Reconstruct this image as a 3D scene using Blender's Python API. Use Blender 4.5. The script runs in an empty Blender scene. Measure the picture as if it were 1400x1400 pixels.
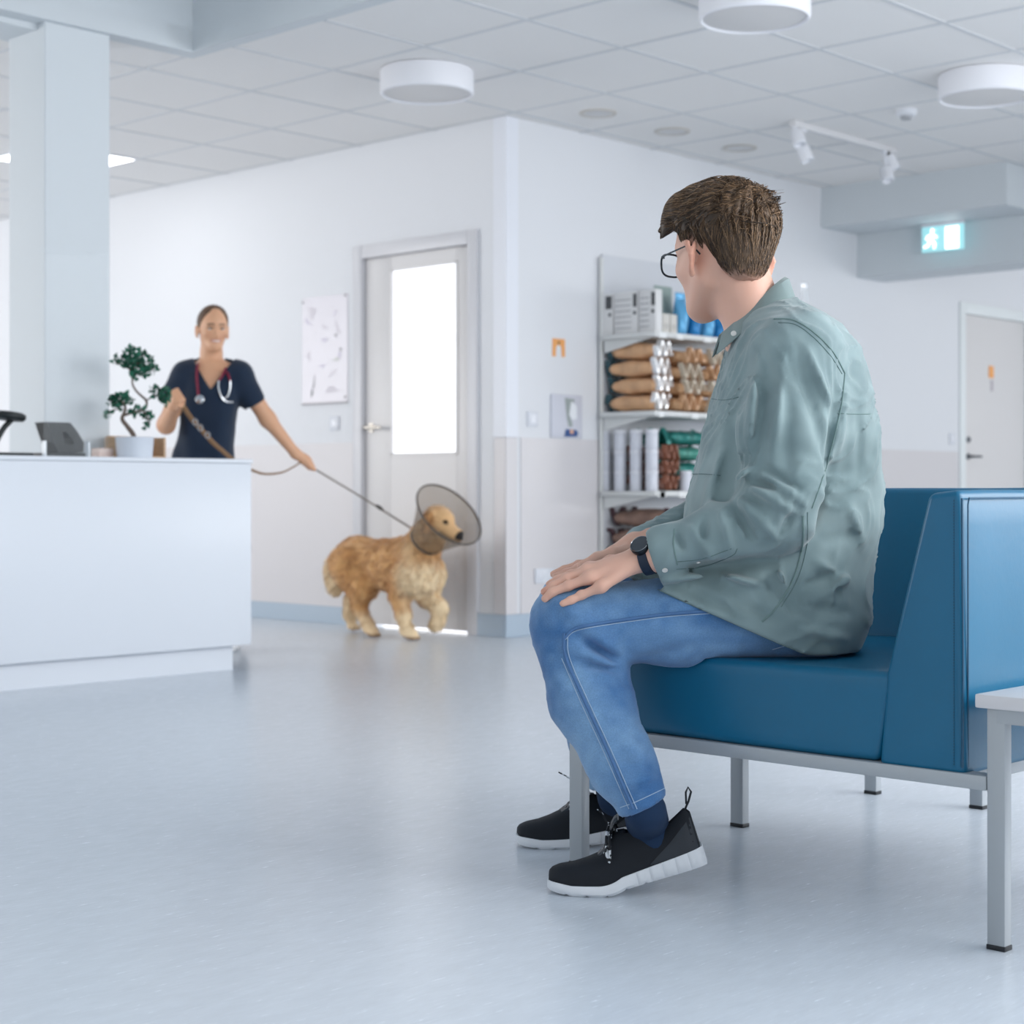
import bpy, bmesh, math, random
import numpy as np
from mathutils import Vector, Matrix, Euler
from mathutils.bvhtree import BVHTree
random.seed(7)
RNG = np.random.default_rng(11)
PI = math.pi
col = bpy.context.scene.collection

# ------------------------------------------------------------------ camera frame helpers
# world: X / Y follow the two wall directions, the camera stands at the origin, eye height EYE
FP = 2346.0; EYE = 0.78; HOR = 670.0
RT = np.array([.6873, -.7264]); FW = np.array([.7264, .6873])     # view right / view forward on the floor
YAW = math.atan2(-.7264, .6873)
def V3(px, py, d):            # photo point at distance d -> view-aligned metres (right, depth, up)
    return np.array([(px-700)/FP*d, d, EYE-(py-HOR)/FP*d])
def W(p):                     # view-aligned -> world
    p = np.asarray(p, float)
    return np.array([RT[0]*p[0]+FW[0]*p[1], RT[1]*p[0]+FW[1]*p[1], p[2]])
def onY(px, Y, py=None):      # where the sight line of px meets the wall plane Y
    t = (px-700)/FP; d = Y/(FW[1]+RT[1]*t)
    z = 0 if py is None else EYE-(py-HOR)/FP*d
    return (FW[0]+RT[0]*t)*d, Y, z
def onX(px, X, py=None):
    t = (px-700)/FP; d = X/(FW[0]+RT[0]*t)
    z = 0 if py is None else EYE-(py-HOR)/FP*d
    return X, (FW[1]+RT[1]*t)*d, z

# ------------------------------------------------------------------ materials
def lin(h):
    h = h.lstrip('#'); c = [int(h[i:i+2], 16)/255 for i in (0, 2, 4)]
    return [x/12.92 if x <= .04045 else ((x+.055)/1.055)**2.4 for x in c]+[1]
MATS = {}
def mat(name, hexc, rough=.5, metal=0, spec=.5, bump=0, bscale=60, var=0, vscale=4, attr=None, coat=0, trans=0, alpha=1,
        emit=0, emitc=None, sheen=0, stretch=None, bdist=.002, sss=0, ior=1.45, detail=3):
    if name in MATS: return MATS[name]
    m = bpy.data.materials.new(name); m.use_nodes = True
    nt = m.node_tree; N = nt.nodes; L = nt.links; b = N['Principled BSDF']
    b.inputs['Base Color'].default_value = lin(hexc)
    b.inputs['Roughness'].default_value = rough; b.inputs['Metallic'].default_value = metal
    b.inputs['Specular IOR Level'].default_value = spec; b.inputs['IOR'].default_value = ior
    b.inputs['Coat Weight'].default_value = coat; b.inputs['Coat Roughness'].default_value = .15
    b.inputs['Transmission Weight'].default_value = trans; b.inputs['Alpha'].default_value = alpha
    b.inputs['Sheen Weight'].default_value = sheen
    if sss:
        b.inputs['Subsurface Weight'].default_value = sss
        b.inputs['Subsurface Radius'].default_value = (.012, .005, .003); b.inputs['Subsurface Scale'].default_value = 1
    if emit:
        b.inputs['Emission Color'].default_value = lin(emitc or hexc); b.inputs['Emission Strength'].default_value = emit
    tc = N.new('ShaderNodeTexCoord'); mp = N.new('ShaderNodeMapping'); L.new(tc.outputs['Object'], mp.inputs[0])
    if stretch: mp.inputs['Scale'].default_value = stretch
    src = None
    if attr:
        a = N.new('ShaderNodeAttribute'); a.attribute_name = attr; src = a.outputs['Color']
    if var:
        n = N.new('ShaderNodeTexNoise'); n.inputs['Scale'].default_value = vscale; n.inputs['Detail'].default_value = 4
        L.new(mp.outputs[0], n.inputs['Vector'])
        r = N.new('ShaderNodeMapRange'); r.inputs['From Min'].default_value = .3; r.inputs['From Max'].default_value = .7
        r.inputs['To Min'].default_value = 1-var; r.inputs['To Max'].default_value = 1+var; L.new(n.outputs['Fac'], r.inputs['Value'])
        mx = N.new('ShaderNodeMix'); mx.data_type = 'RGBA'; mx.blend_type = 'MULTIPLY'; mx.inputs['Factor'].default_value = 1
        if src: L.new(src, mx.inputs['A'])
        else: mx.inputs['A'].default_value = lin(hexc)
        L.new(r.outputs[0], mx.inputs['B']); src = mx.outputs['Result']
    if src: L.new(src, b.inputs['Base Color'])
    if bump:
        n2 = N.new('ShaderNodeTexNoise'); n2.inputs['Scale'].default_value = bscale; n2.inputs['Detail'].default_value = detail
        L.new(mp.outputs[0], n2.inputs['Vector'])
        bp = N.new('ShaderNodeBump'); bp.inputs['Strength'].default_value = bump; bp.inputs['Distance'].default_value = bdist
        L.new(n2.outputs['Fac'], bp.inputs['Height']); L.new(bp.outputs[0], b.inputs['Normal'])
    MATS[name] = m
    return m

# ------------------------------------------------------------------ mesh collector
class MB:
    def __init__(s): s.v = []; s.f = []
    def add(s, vs, fs):
        o = len(s.v); s.v += [tuple(map(float, v)) for v in vs]; s.f += [tuple(i+o for i in f) for f in fs]; return s
    def box(s, a, b, bev=0, seg=2, rot=None, piv=None):
        bm = bmesh.new(); bmesh.ops.create_cube(bm, size=1)
        a = Vector(a); b = Vector(b); c = (a+b)/2; e = b-a
        for v in bm.verts: v.co = Vector((v.co.x*e.x, v.co.y*e.y, v.co.z*e.z))+c
        if bev: bmesh.ops.bevel(bm, geom=bm.edges[:], offset=bev, segments=seg, profile=.5, affect='EDGES')
        return s.bm(bm, rot, piv)
    def bm(s, bm, rot=None, piv=None):
        bm.verts.index_update(); vs = [v.co.copy() for v in bm.verts]
        if rot is not None:
            p = Vector(piv or (0, 0, 0)); vs = [rot @ (v-p)+p for v in vs]
        s.add(vs, [[v.index for v in f.verts] for f in bm.faces]); bm.free(); return s
    def prism(s, pts, axis, a, b, bev=0, seg=3):     # pts: 2D outline in the two other axes
        bm = bmesh.new()
        def P(u, w, t): return {0: (t, u, w), 1: (u, t, w), 2: (u, w, t)}[axis]
        lo = [bm.verts.new(P(u, w, a)) for u, w in pts]; hi = [bm.verts.new(P(u, w, b)) for u, w in pts]
        n = len(pts); bm.faces.new(lo[::-1]); bm.faces.new(hi)
        for i in range(n): bm.faces.new((lo[i], lo[(i+1) % n], hi[(i+1) % n], hi[i]))
        bmesh.ops.recalc_face_normals(bm, faces=bm.faces[:])
        if bev: bmesh.ops.bevel(bm, geom=bm.edges[:], offset=bev, segments=seg, profile=.5, affect='EDGES')
        return s.bm(bm)
    def tube(s, pts, r, n=8, cap=True, flat=None):
        pts = [Vector(map(float, p)) for p in pts]; k = len(pts)
        rs = list(r) if hasattr(r, '__len__') else [r]*k
        vs = []; up = None
        for i, p in enumerate(pts):
            t = (pts[min(i+1, k-1)]-pts[max(i-1, 0)]).normalized()
            if up is None:
                up = t.orthogonal().normalized() if flat is None else Vector(flat[0])
            up = (up-t*up.dot(t)).normalized(); sd = t.cross(up)
            fa = 1 if flat is None else flat[1]
            for j in range(n):
                a = 2*PI*j/n; vs.append(p+up*(math.cos(a)*rs[i])+sd*(math.sin(a)*rs[i]*fa))
        fs = [(i*n+j, i*n+(j+1) % n, (i+1)*n+(j+1) % n, (i+1)*n+j) for i in range(k-1) for j in range(n)]
        if cap: fs += [tuple(range(n))[::-1], tuple((k-1)*n+j for j in range(n))]
        return s.add(vs, fs)
    def lathe(s, prof, c, n=32, axis=(0, 0, 1), cap=True):   # prof: (radius, along)
        q = Vector((0, 0, 1)).rotation_difference(Vector(axis).normalized()); c = Vector(map(float, c))
        vs = [c+q @ Vector((r*math.cos(2*PI*j/n), r*math.sin(2*PI*j/n), h)) for r, h in prof for j in range(n)]
        k = len(prof)
        fs = [(i*n+j, i*n+(j+1) % n, (i+1)*n+(j+1) % n, (i+1)*n+j) for i in range(k-1) for j in range(n)]
        if cap: fs += [tuple(range(n))[::-1], tuple((k-1)*n+j for j in range(n))]
        return s.add(vs, fs)
    def loft(s, rings, cap=True, closed=False):
        n = len(rings[0]); vs = [v for R in rings for v in R]; k = len(rings)
        fs = [(i*n+j, i*n+(j+1) % n, (i+1)*n+(j+1) % n, (i+1)*n+j) for i in range(k-1) for j in range(n)]
        if closed: fs += [((k-1)*n+j, (k-1)*n+(j+1) % n, (j+1) % n, j) for j in range(n)]
        elif cap: fs += [tuple(range(n))[::-1], tuple((k-1)*n+j for j in range(n))]
        return s.add(vs, fs)
    def grid(s, P):            # P[i][j] open sheet
        a = len(P); b = len(P[0])
        return s.add([p for R in P for p in R], [(i*b+j, i*b+j+1, (i+1)*b+j+1, (i+1)*b+j) for i in range(a-1) for j in range(b-1)])
    def build(s, name, m, parent=None, smooth=True, loc=None, label=None, fixn=True):
        me = bpy.data.meshes.new(name); me.from_pydata(s.v, [], s.f); me.update()
        if fixn:
            bm = bmesh.new(); bm.from_mesh(me); bmesh.ops.recalc_face_normals(bm, faces=bm.faces[:]); bm.to_mesh(me); bm.free()
        if smooth:
            me.polygons.foreach_set('use_smooth', [True]*len(me.polygons)); me.set_sharp_from_angle(angle=math.radians(38))
        o = bpy.data.objects.new(name, me); col.objects.link(o); me.materials.append(m)
        if parent is not None: o.parent = parent
        if loc is not None: o.location = loc
        if label: o['label'] = label
        return o
def tag(o, label=None, cat=None, group=None, kind=None):
    if label: o['label'] = label
    if cat: o['category'] = cat
    if group: o['group'] = group
    if kind: o['kind'] = kind
    return o
def thing(name, loc, label, cat, rz=0, group=None):
    o = bpy.data.objects.new(name, None); o.empty_display_size = .1; col.objects.link(o)
    o.location = tuple(map(float, loc)); o.rotation_euler = (0, 0, rz)
    return tag(o, label, cat, group)
def struct(name, mb, m, smooth=False): return tag(mb.build(name, m, smooth=smooth), kind='structure')
def copy_tree(o, parent=None):
    c = o.copy(); col.objects.link(c); c.parent = parent
    for ch in o.children: copy_tree(ch, c)
    return c

# ------------------------------------------------------------------ signed-distance modelling
def smin(a, b, k):
    if k <= 0: return np.minimum(a, b)
    h = np.maximum(k-np.abs(a-b), 0)/k; return np.minimum(a, b)-h*h*k*.25
def smax(a, b, k): return -smin(-a, -b, k)
class Sdf:
    def __init__(s): s.pr = []; s.post = []
    def add(s, fn, c, R, k=.02, op='u'): s.pr.append((fn, np.asarray(c, float), R, k, op)); return s
    def cone(s, a, b, ra, rb, k=.02, op='u', sq=None):
        a = np.asarray(a, float); b = np.asarray(b, float); ab = b-a; L2 = max(ab@ab, 1e-12)
        def fn(p):
            q = p-a; t = np.clip(q@ab/L2, 0, 1); q = q-t[:, None]*ab
            return np.sqrt((q*q).sum(1))-(ra+(rb-ra)*t)
        return s.add(fn, (a+b)/2, math.sqrt(L2)/2+max(ra, rb), k, op)
    def chain(s, pts, rs, k=.02, op='u'):
        for i in range(len(pts)-1): s.cone(pts[i], pts[i+1], rs[i], rs[i+1], k, op)
        return s
    def ell(s, c, r, M=None, k=.02, op='u'):     # rows of M: local axes
        c = np.asarray(c, float); r = np.asarray(r, float)
        def fn(p):
            q = p-c
            if M is not None: q = q@np.asarray(M).T
            k0 = np.sqrt(((q/r)**2).sum(1)); k1 = np.sqrt(((q/(r*r))**2).sum(1))+1e-9
            return k0*(k0-1)/k1
        return s.add(fn, c, r.max(), k, op)
    def __call__(s, p, far=.08):
        c = (p.min(0)+p.max(0))/2; rp = np.sqrt(((p-c)**2).sum(1).max()) if len(p) else 0
        out = np.full(len(p), far*1.5)
        for fn, cc, R, k, op in s.pr:
            if np.sqrt(((cc-c)**2).sum())-R-rp > far+k: continue
            v = fn(p)
            out = smin(out, v, k) if op == 'u' else (smax(out, -v, k) if op == 's' else smax(out, v, k))
        for g in s.post: out = g(p, out)
        return out
def grad(f, p, e=1e-4):
    g = np.empty_like(p)
    for i in range(3):
        d = np.zeros(3); d[i] = e
        g[:, i] = (f(p+d)-f(p-d))/(2*e)
    return g
def mesh_sdf(f, lo, hi, h, B=12, proj=2, slack=1.4):
    lo = np.asarray(lo, float); hi = np.asarray(hi, float)
    nb = np.ceil((hi-lo)/(h*B)).astype(int); BS = h*B
    gi = np.stack(np.meshgrid(*[np.arange(n) for n in nb], indexing='ij'), -1).reshape(-1, 3)
    far = max(.08, BS*1.3)
    cen = lo+(gi+.5)*BS; act = []
    for i in range(0, len(cen), 1):
        pass
    vals = np.empty(len(cen)); key = gi[:, 0]*100000+gi[:, 1]
    order = np.arange(len(cen)); ch = 64
    for i in range(0, len(cen), ch): vals[i:i+ch] = f(cen[i:i+ch], far)
    act = gi[np.abs(vals) < BS*.87*slack]
    NN = nb*B+3
    o = np.stack(np.meshgrid(*[np.arange(B+1)]*3, indexing='ij'), -1).reshape(-1, 3)
    cid = lambda ijk: ((ijk[..., 0]+1)*NN[1]+(ijk[..., 1]+1))*NN[2]+(ijk[..., 2]+1)
    VK = []; VP = []; FQ = []
    for b in act:
        base = b*B; P = lo+(base+o)*h
        v = f(P, far).reshape(B+1, B+1, B+1)
        s = v < 0
        if s.all() or not s.any(): continue
        acc = np.zeros((B, B, B, 3)); cnt = np.zeros((B, B, B))
        for ax in range(3):
            sl0 = [slice(None)]*3; sl1 = [slice(None)]*3; sl0[ax] = slice(0, B); sl1[ax] = slice(1, B+1)
            a = v[tuple(sl0)]; c = v[tuple(sl1)]; cr = (a < 0) != (c < 0)
            t = np.where(cr, a/np.where(cr, a-c, 1), 0)
            oth = [i for i in range(3) if i != ax]
            for du in (0, 1):
                for dv in (0, 1):
                    ss = [slice(0, B)]*3; ss[oth[0]] = slice(du, du+B); ss[oth[1]] = slice(dv, dv+B)
                    m = cr[tuple(ss)]; tt = t[tuple(ss)]
                    acc[..., ax] += np.where(m, tt, 0); acc[..., oth[0]] += m*du; acc[..., oth[1]] += m*dv; cnt += m
            # quads for edges this block owns
            idx = np.argwhere(cr)
            if len(idx):
                own = (idx[:, oth[0]] < B) & (idx[:, oth[1]] < B); idx = idx[own]
                fl = a[tuple(idx.T)] < 0
                g = idx+base; e0 = np.zeros(3, int); e0[oth[0]] = 1; e1 = np.zeros(3, int); e1[oth[1]] = 1
                q = np.stack([cid(g), cid(g-e0), cid(g-e0-e1), cid(g-e1)], 1)
                if ax == 1: fl = ~fl
                q[~fl] = q[~fl][:, ::-1]; FQ.append(q)
        ci = np.argwhere(cnt > 0)
        VP.append(lo+(base+ci+acc[tuple(ci.T)]/cnt[tuple(ci.T)][:, None])*h); VK.append(cid(ci+base))
    VK = np.concatenate(VK); VP = np.concatenate(VP); FQ = np.concatenate(FQ)
    o = np.argsort(VK); VK = VK[o]; VP = VP[o]
    pos = np.searchsorted(VK, FQ); pos[pos >= len(VK)] = 0
    ok = (VK[pos] == FQ).all(1); F = pos[ok]
    blk = np.floor((VP-lo)/BS/2).astype(int); kk = blk[:, 0]*1000000+blk[:, 1]*1000+blk[:, 2]
    o = np.argsort(kk, kind='stable'); cuts = np.flatnonzero(np.diff(kk[o]))+1
    for part in np.split(o, cuts):
        p = VP[part]
        for _ in range(proj):
            v = f(p, far); g = grad(lambda x: f(x, far), p, h*.15); n2 = (g*g).sum(1)+1e-6
            st = (v/n2)[:, None]*g; L = np.sqrt((st*st).sum(1)); st *= np.minimum(1, h*.6/(L+1e-12))[:, None]; p = p-st
        VP[part] = p
    return VP, F
def sdf_obj(name, VF, m, parent=None, org=(0, 0, 0), colfn=None, label=None, smooth_it=0):
    Vv, F = VF; Vv = Vv-np.asarray(org)
    if smooth_it:
        for _ in range(smooth_it):
            a = np.zeros_like(Vv); c = np.zeros(len(Vv))
            for k in range(4):
                np.add.at(a, F[:, k], Vv[F[:, (k+1) % 4]]); np.add.at(c, F[:, k], 1)
                np.add.at(a, F[:, (k+1) % 4], Vv[F[:, k]]); np.add.at(c, F[:, (k+1) % 4], 1)
            Vv = Vv*.5+.5*a/np.maximum(c, 1)[:, None]
    me = bpy.data.meshes.new(name); me.vertices.add(len(Vv)); me.vertices.foreach_set('co', Vv.astype('f').ravel())
    me.loops.add(F.size); me.loops.foreach_set('vertex_index', F.astype('i').ravel()); me.polygons.add(len(F))
    me.polygons.foreach_set('loop_start', np.arange(0, F.size, 4, dtype='i')); me.update(calc_edges=True); me.validate()
    me.polygons.foreach_set('use_smooth', [True]*len(me.polygons))
    if colfn is not None:
        c = np.ones((len(Vv), 4), 'f'); c[:, :3] = colfn(Vv+np.asarray(org))
        at = me.color_attributes.new('Col', 'FLOAT_COLOR', 'POINT'); at.data.foreach_set('color', c.ravel())
    o = bpy.data.objects.new(name, me); col.objects.link(o); me.materials.append(m)
    if parent is not None: o.parent = parent
    if label: o['label'] = label
    return o
def ss(x, a, b):
    t = np.clip((x-a)/(b-a), 0, 1); return t*t*(3-2*t)
def vnoise(p, s, seed=0):           # smooth value noise in -1..1
    q = p*s+seed*17.31; i = np.floor(q).astype(np.int64); f = q-i; f = f*f*(3-2*f)
    def hsh(a, b, c):
        n = (a*73856093) ^ (b*19349663) ^ (c*83492791); n = (n ^ (n >> 13))*1274126177 & 0x7fffffff
        return (n & 0xffff)/32767.5-1
    r = 0
    for dx in (0, 1):
        for dy in (0, 1):
            for dz in (0, 1):
                w = (f[:, 0] if dx else 1-f[:, 0])*(f[:, 1] if dy else 1-f[:, 1])*(f[:, 2] if dz else 1-f[:, 2])
                r = r+w*hsh(i[:, 0]+dx, i[:, 1]+dy, i[:, 2]+dz)
    return r
def bez(pts, n=8):                   # catmull-rom through points
    P = [np.asarray(p, float) for p in pts]; P = [2*P[0]-P[1]]+P+[2*P[-1]-P[-2]]; out = []
    for i in range(1, len(P)-2):
        for k in range(n):
            t = k/n; a, b, c, d = P[i-1:i+3]
            out.append(.5*((2*b)+(c-a)*t+(2*a-5*b+4*c-d)*t*t+(3*b-a-3*c+d)*t**3))
    out.append(P[-2]); return out
def bvh_of(VF): return BVHTree.FromPolygons([tuple(v) for v in VF[0].tolist()], VF[1].tolist())
CAM0 = Vector((0, 0, EYE))
def cast(bv, px, py, off=0.0):       # sight line onto a built surface
    d = Vector(((px-700)/FP, 1, -(py-HOR)/FP)).normalized(); h = bv.ray_cast(CAM0, d)
    if h[0] is None: return None, None
    n = h[1] if h[1].dot(d) < 0 else -h[1]
    return h[0]+n*off, n
# ================================================================== SETTING
M_floor = mat('linoleum', '#cfd6de', rough=.22, spec=.45, var=.03, vscale=9, stretch=(1, 3.2, 1), bump=.12, bscale=260, bdist=.0006)
def _floor_nodes():                   # fine streaks of the sheet flooring and soft gloss variation
    nt = M_floor.node_tree; N = nt.nodes; L = nt.links; b = N['Principled BSDF']
    tc = N.new('ShaderNodeTexCoord'); mp = N.new('ShaderNodeMapping'); mp.inputs['Scale'].default_value = (1.0, 9, 1); mp.inputs['Rotation'].default_value = (0, 0, .75)
    L.new(tc.outputs['Object'], mp.inputs[0])
    n = N.new('ShaderNodeTexNoise'); n.inputs['Scale'].default_value = 22; n.inputs['Detail'].default_value = 6; n.inputs['Roughness'].default_value = .7; L.new(mp.outputs[0], n.inputs[0])
    r = N.new('ShaderNodeMapRange'); r.inputs[1].default_value = .35; r.inputs[2].default_value = .7; r.inputs[3].default_value = .955; r.inputs[4].default_value = 1.035; L.new(n.outputs['Fac'], r.inputs[0])
    old = b.inputs['Base Color'].links[0].from_socket
    mx = N.new('ShaderNodeMix'); mx.data_type = 'RGBA'; mx.blend_type = 'MULTIPLY'; mx.inputs['Factor'].default_value = 1
    L.new(old, mx.inputs['A']); L.new(r.outputs[0], mx.inputs['B']); L.new(mx.outputs['Result'], b.inputs['Base Color'])
    r2 = N.new('ShaderNodeMapRange'); r2.inputs[3].default_value = .17; r2.inputs[4].default_value = .33; L.new(n.outputs['Fac'], r2.inputs[0]); L.new(r2.outputs[0], b.inputs['Roughness'])
_floor_nodes()
M_wall = mat('wall_paint', '#dddfe3', rough=.55, bump=.05, bscale=300, bdist=.0005)
M_wainscot = mat('wainscot_panel', '#d3d0d2', rough=.35, bump=.05, bscale=120, bdist=.0005)
M_soffit = mat('soffit_paint', '#d0d6da', rough=.6)
M_tile = mat('ceiling_tile', '#e9e8e7', rough=.9, bump=.2, bscale=400, bdist=.001)
M_tbar = mat('ceiling_bar', '#cdd0d3', rough=.35)  # darker than the tiles: shade along the grid lines is put into the colour
M_white = mat('white_lacquer', '#e3e5ea', rough=.3)
M_counter = mat('counter_laminate', '#dadfe6', rough=.28)
M_trimb = mat('blue_grey_skirting', '#a9b9c8', rough=.3)
M_doorp = mat('door_paint', '#d8d6d6', rough=.35)
M_frame = mat('door_frame_paint', '#d2d2d6', rough=.35)
M_steel = mat('brushed_steel', '#b9b4ac', rough=.3, metal=1)
M_glow = mat('daylit_glass', '#f4f6fa', rough=.2, emit=.72, emitc='#f2f3f8')
M_lamp = mat('lit_diffuser', '#ffffff', rough=.5, emit=5, emitc='#f5f8ff')
HC = 2.76; XW = 6.57; YW = 6.26

fl = MB(); fl.box((-3.5, -4, -.1), (17, 16, 0)); struct('floor', fl, M_floor)
# tiled ceiling (everything except the raised part near the camera on the left) and the raised part
c = MB(); c.box((4.64, -4, HC), (17, 16, HC+.1)); c.box((-3.5, 6.36, HC), (4.64, 16, HC+.1)); struct('ceiling', c, M_tile)
c = MB(); c.box((-3.5, -4, 3.25), (4.64, 6.36, 3.35)); struct('ceiling_raised', c, M_soffit)
c = MB(); c.box((-3.5, 6.36, HC-.005), (4.63, 6.46, 3.25)); c.box((-3.5, 6.46, HC-.03), (3.92, 6.72, HC)); struct('trim_1', c, M_soffit)
c = MB(); c.box((4.63, -4, HC-.005), (4.70, 6.46, 3.25)); struct('trim_2', c, M_soffit)
c = MB(); g = .012
for k in range(-15, 17):
    x = 5.915+.625*k
    if x > -3 : c.box((x-g, (-4 if x > 4.7 else 6.47), HC-.003), (x+g, 15.9, HC+.01))
for k in range(-15, 17):
    y = 5.54+.625*k
    c.box(((4.71 if y < 6.46 else -3.4), y-g, HC-.0034), (16.9, y+g, HC+.01))
struct('trim_3', c, M_tbar)
# left wall (faces the camera), with a door opening
dy0 = onX(655, XW)[1]; dy1 = onX(485, XW)[1]          # outer faces of the door frame
DT = onX(655, XW, 313)[2]
ow0, ow1 = dy0+.03, dy1-.03
w = MB(); w.box((XW, YW+.2, 0), (XW+.2, ow0, HC)); w.box((XW, ow1, 0), (XW+.2, 15.5, HC)); w.box((XW, ow0, DT-.03), (XW+.2, ow1, HC))
struct('wall_left', w, M_wall)
w = MB()
w.box((XW-.006, ow1+.02, .1), (XW, 15.4, 1.055)); struct('trim_4', w, M_wainscot)
# right wall with a door further along
rx0 = onY(1311, YW)[0]; rx1 = rx0+1.12
w = MB(); w.box((XW, YW, 0), (rx0, YW+.2, HC)); w.box((rx1, YW, 0), (16.5, YW+.2, HC)); w.box((rx0, YW, 2.16), (rx1, YW+.2, HC))
struct('wall_right', w, M_wall)
w = MB(); w.box((XW+.11, YW-.006, .12), (rx0-.02, YW, 1.06)); struct('trim_5', w, M_wainscot)
w = MB(); w.box((XW-.012, YW-.012, .12), (XW+.075, YW, 1.058), .003); w.box((XW-.012, YW-.0115, .1205), (XW-.0005, YW+.075, 1.0575), .003); struct('trim_6', w, M_wainscot)
w = MB(); w.box((XW-.005, YW-.006, 1.06), (XW+.09, YW+.0, HC), .002, 2); w.box((XW-.005, YW-.0055, 1.0605), (XW, YW+.09, HC-.0005), .002, 2); struct('trim_7', w, mat('corner_guard', '#e2e5ec', rough=.4))
w = MB(); w.box((16.3, -3, 0), (16.5, YW, HC)); struct('wall_back', w, M_wall)
w = MB(); w.box((-3.4, 15.5, 0), (XW+.2, 15.7, HC)); struct('wall_far', w, M_wall)
# skirting
w = MB(); w.box((XW-.012, ow1+.02, 0), (XW, 15.4, .10), .003); struct('baseboard_left', w, M_trimb)
w = MB(); w.box((XW-.014, YW-.014, 0), (rx0-.02, YW, .12), .003); w.box((XW-.014, YW-.0, 0), (XW, ow0-.02, .12), .003); struct('baseboard_right', w, M_trimb)
# boxed soffits at the far right
w = MB(); w.box((9.56, 4.94, 2.50), (10.0, YW, HC)); struct('trim_8', w, M_soffit)
w = MB(); w.box((10.0, 0, 2.21), (10.35, YW, HC)); struct('trim_9', w, M_soffit)
# column
w = MB(); w.box((3.90, 6.40, 0), (4.22, 6.69, HC+.2), .006); struct('column', w, M_soffit)

# ---- door 1 (left wall)
d = tag(bpy.data.objects.new('door_1', None), kind='structure'); col.objects.link(d); d.location = (XW, (dy0+dy1)/2, 0)
L0 = Vector(d.location)
def at(o, mb): mb.v = [tuple(Vector(v)-o) for v in mb.v]; return mb
f = MB(); fw = .075
f.box((XW-.018, dy0, 0), (XW+.12, dy0+fw, DT), .004); f.box((XW-.018, dy1-fw, 0), (XW+.12, dy1, DT), .004); f.box((XW-.018, dy0+fw, DT-fw), (XW+.12, dy1-fw, DT), .004)
at(L0, f).build('door_frame', M_frame, d)
a0 = dy0+fw+.003; a1 = dy1-fw-.003; zt = DT-fw-.004; zb = .014
wy0 = onX(622, XW)[1]; wy1 = onX(533, XW)[1]; wz0 = onX(622, XW, 619)[2]; wz1 = onX(622, XW, 358)[2]
x0, x1 = XW+.012, XW+.055
f = MB(); f.box((x0, a0, zb), (x1, wy0, zt), .002); f.box((x0, wy1, zb), (x1, a1, zt), .002); f.box((x0, wy0, zb), (x1, wy1, wz0)); f.box((x0, wy0, wz1), (x1, wy1, zt))
at(L0, f).build('door_leaf', M_doorp, d)
f = MB(); e = .012
for bx in (((x0-.004, wy0-e, wz0-e), (x0+.01, wy0+e*.4, wz1+e)), ((x0-.004, wy1-e*.4, wz0-e), (x0+.01, wy1+e, wz1+e)), ((x0-.004, wy0, wz0-e), (x0+.01, wy1, wz0+e*.4)), ((x0-.004, wy0, wz1-e*.4), (x0+.01, wy1, wz1+e))): f.box(*bx)
at(L0, f).build('glazing_bead', M_doorp, d)
f = MB(); f.box((x0+.012, wy0, wz0), (x0+.022, wy1, wz1)); at(L0, f).build('door_pane', M_glow, d, label='bright frosted pane')
hy = onX(506, XW)[1]; hz = onX(506, XW, 585)[2]
f = MB(); f.lathe([(.026, 0), (.026, .008), (.011, .01), (.011, .045)], (x0, hy+.0, hz), 20, (-1, 0, 0)); f.tube(bez([(x0-.045, hy+.012, hz), (x0-.05, hy-.01, hz), (x0-.05, hy-.125, hz-.002)], 5), .0105, 10)
at(L0, f).build('door_handle', M_steel, d, label='steel lever handle')
f = MB(); f.box((XW+.30, YW+.21, 0), (XW+.32, dy1+.3, 1.9)); tag(f.build('door_glow_panel', mat('daylight_beyond_door', '#ffffff', rough=.5, emit=1.3)), kind='structure')  # glowing panel added behind the door, stands in for the lit room
# ---- door 2 (right wall, far)
d = tag(bpy.data.objects.new('door_2', None), kind='structure'); col.objects.link(d); d.location = (rx0, YW, 0); L0 = Vector(d.location)
f = MB(); f.box((rx0, YW-.015, 0), (rx0+.08, YW+.1, 2.16), .003); f.box((rx1-.08, YW-.015, 0), (rx1, YW+.1, 2.16), .003); f.box((rx0+.08, YW-.015, 2.08), (rx1-.08, YW+.1, 2.16), .003)
at(L0, f).build('door_frame', mat('far_frame_paint', '#e4e9ea', rough=.3), d)
f = MB(); f.box((rx0+.083, YW+.01, .008), (rx1-.083, YW+.05, 2.077), .002); at(L0, f).build('door_leaf', M_doorp, d)
lx, _, lz = onY(1325, YW, 601); hx, _, hz = onY(1325, YW, 624)
M_dk = mat('dark_steel', '#6c7076', rough=.3, metal=.9)
f = MB(); f.lathe([(.024, 0), (.024, .008), (.012, .012), (.012, .02)], (lx, YW+.01, lz), 18, (0, -1, 0)); at(L0, f).build('lock', M_dk, d)
f = MB(); f.lathe([(.024, 0), (.024, .008), (.01, .01), (.01, .045)], (hx, YW+.01, hz), 18, (0, -1, 0)); f.tube([(hx-.01, YW-.035, hz), (hx+.12, YW-.037, hz)], .009, 10); at(L0, f).build('door_handle', M_dk, d)
sx, _, sz = onY(1356, YW, 513)
f = MB(); f.box((sx-.03, YW+.005, sz-.02), (sx+.04, YW+.0098, sz+.07)); at(L0, f).build('door_sign', mat('orange_sign', '#f0a860', rough=.5), d, label='small orange sign on the door')
f = MB(); f.box((sx-.0, YW+.005, sz-.12), (sx+.035, YW+.0098, sz-.035)); at(L0, f).build('door_label', mat('pale_label', '#bdb7bd', rough=.5), d)

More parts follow.
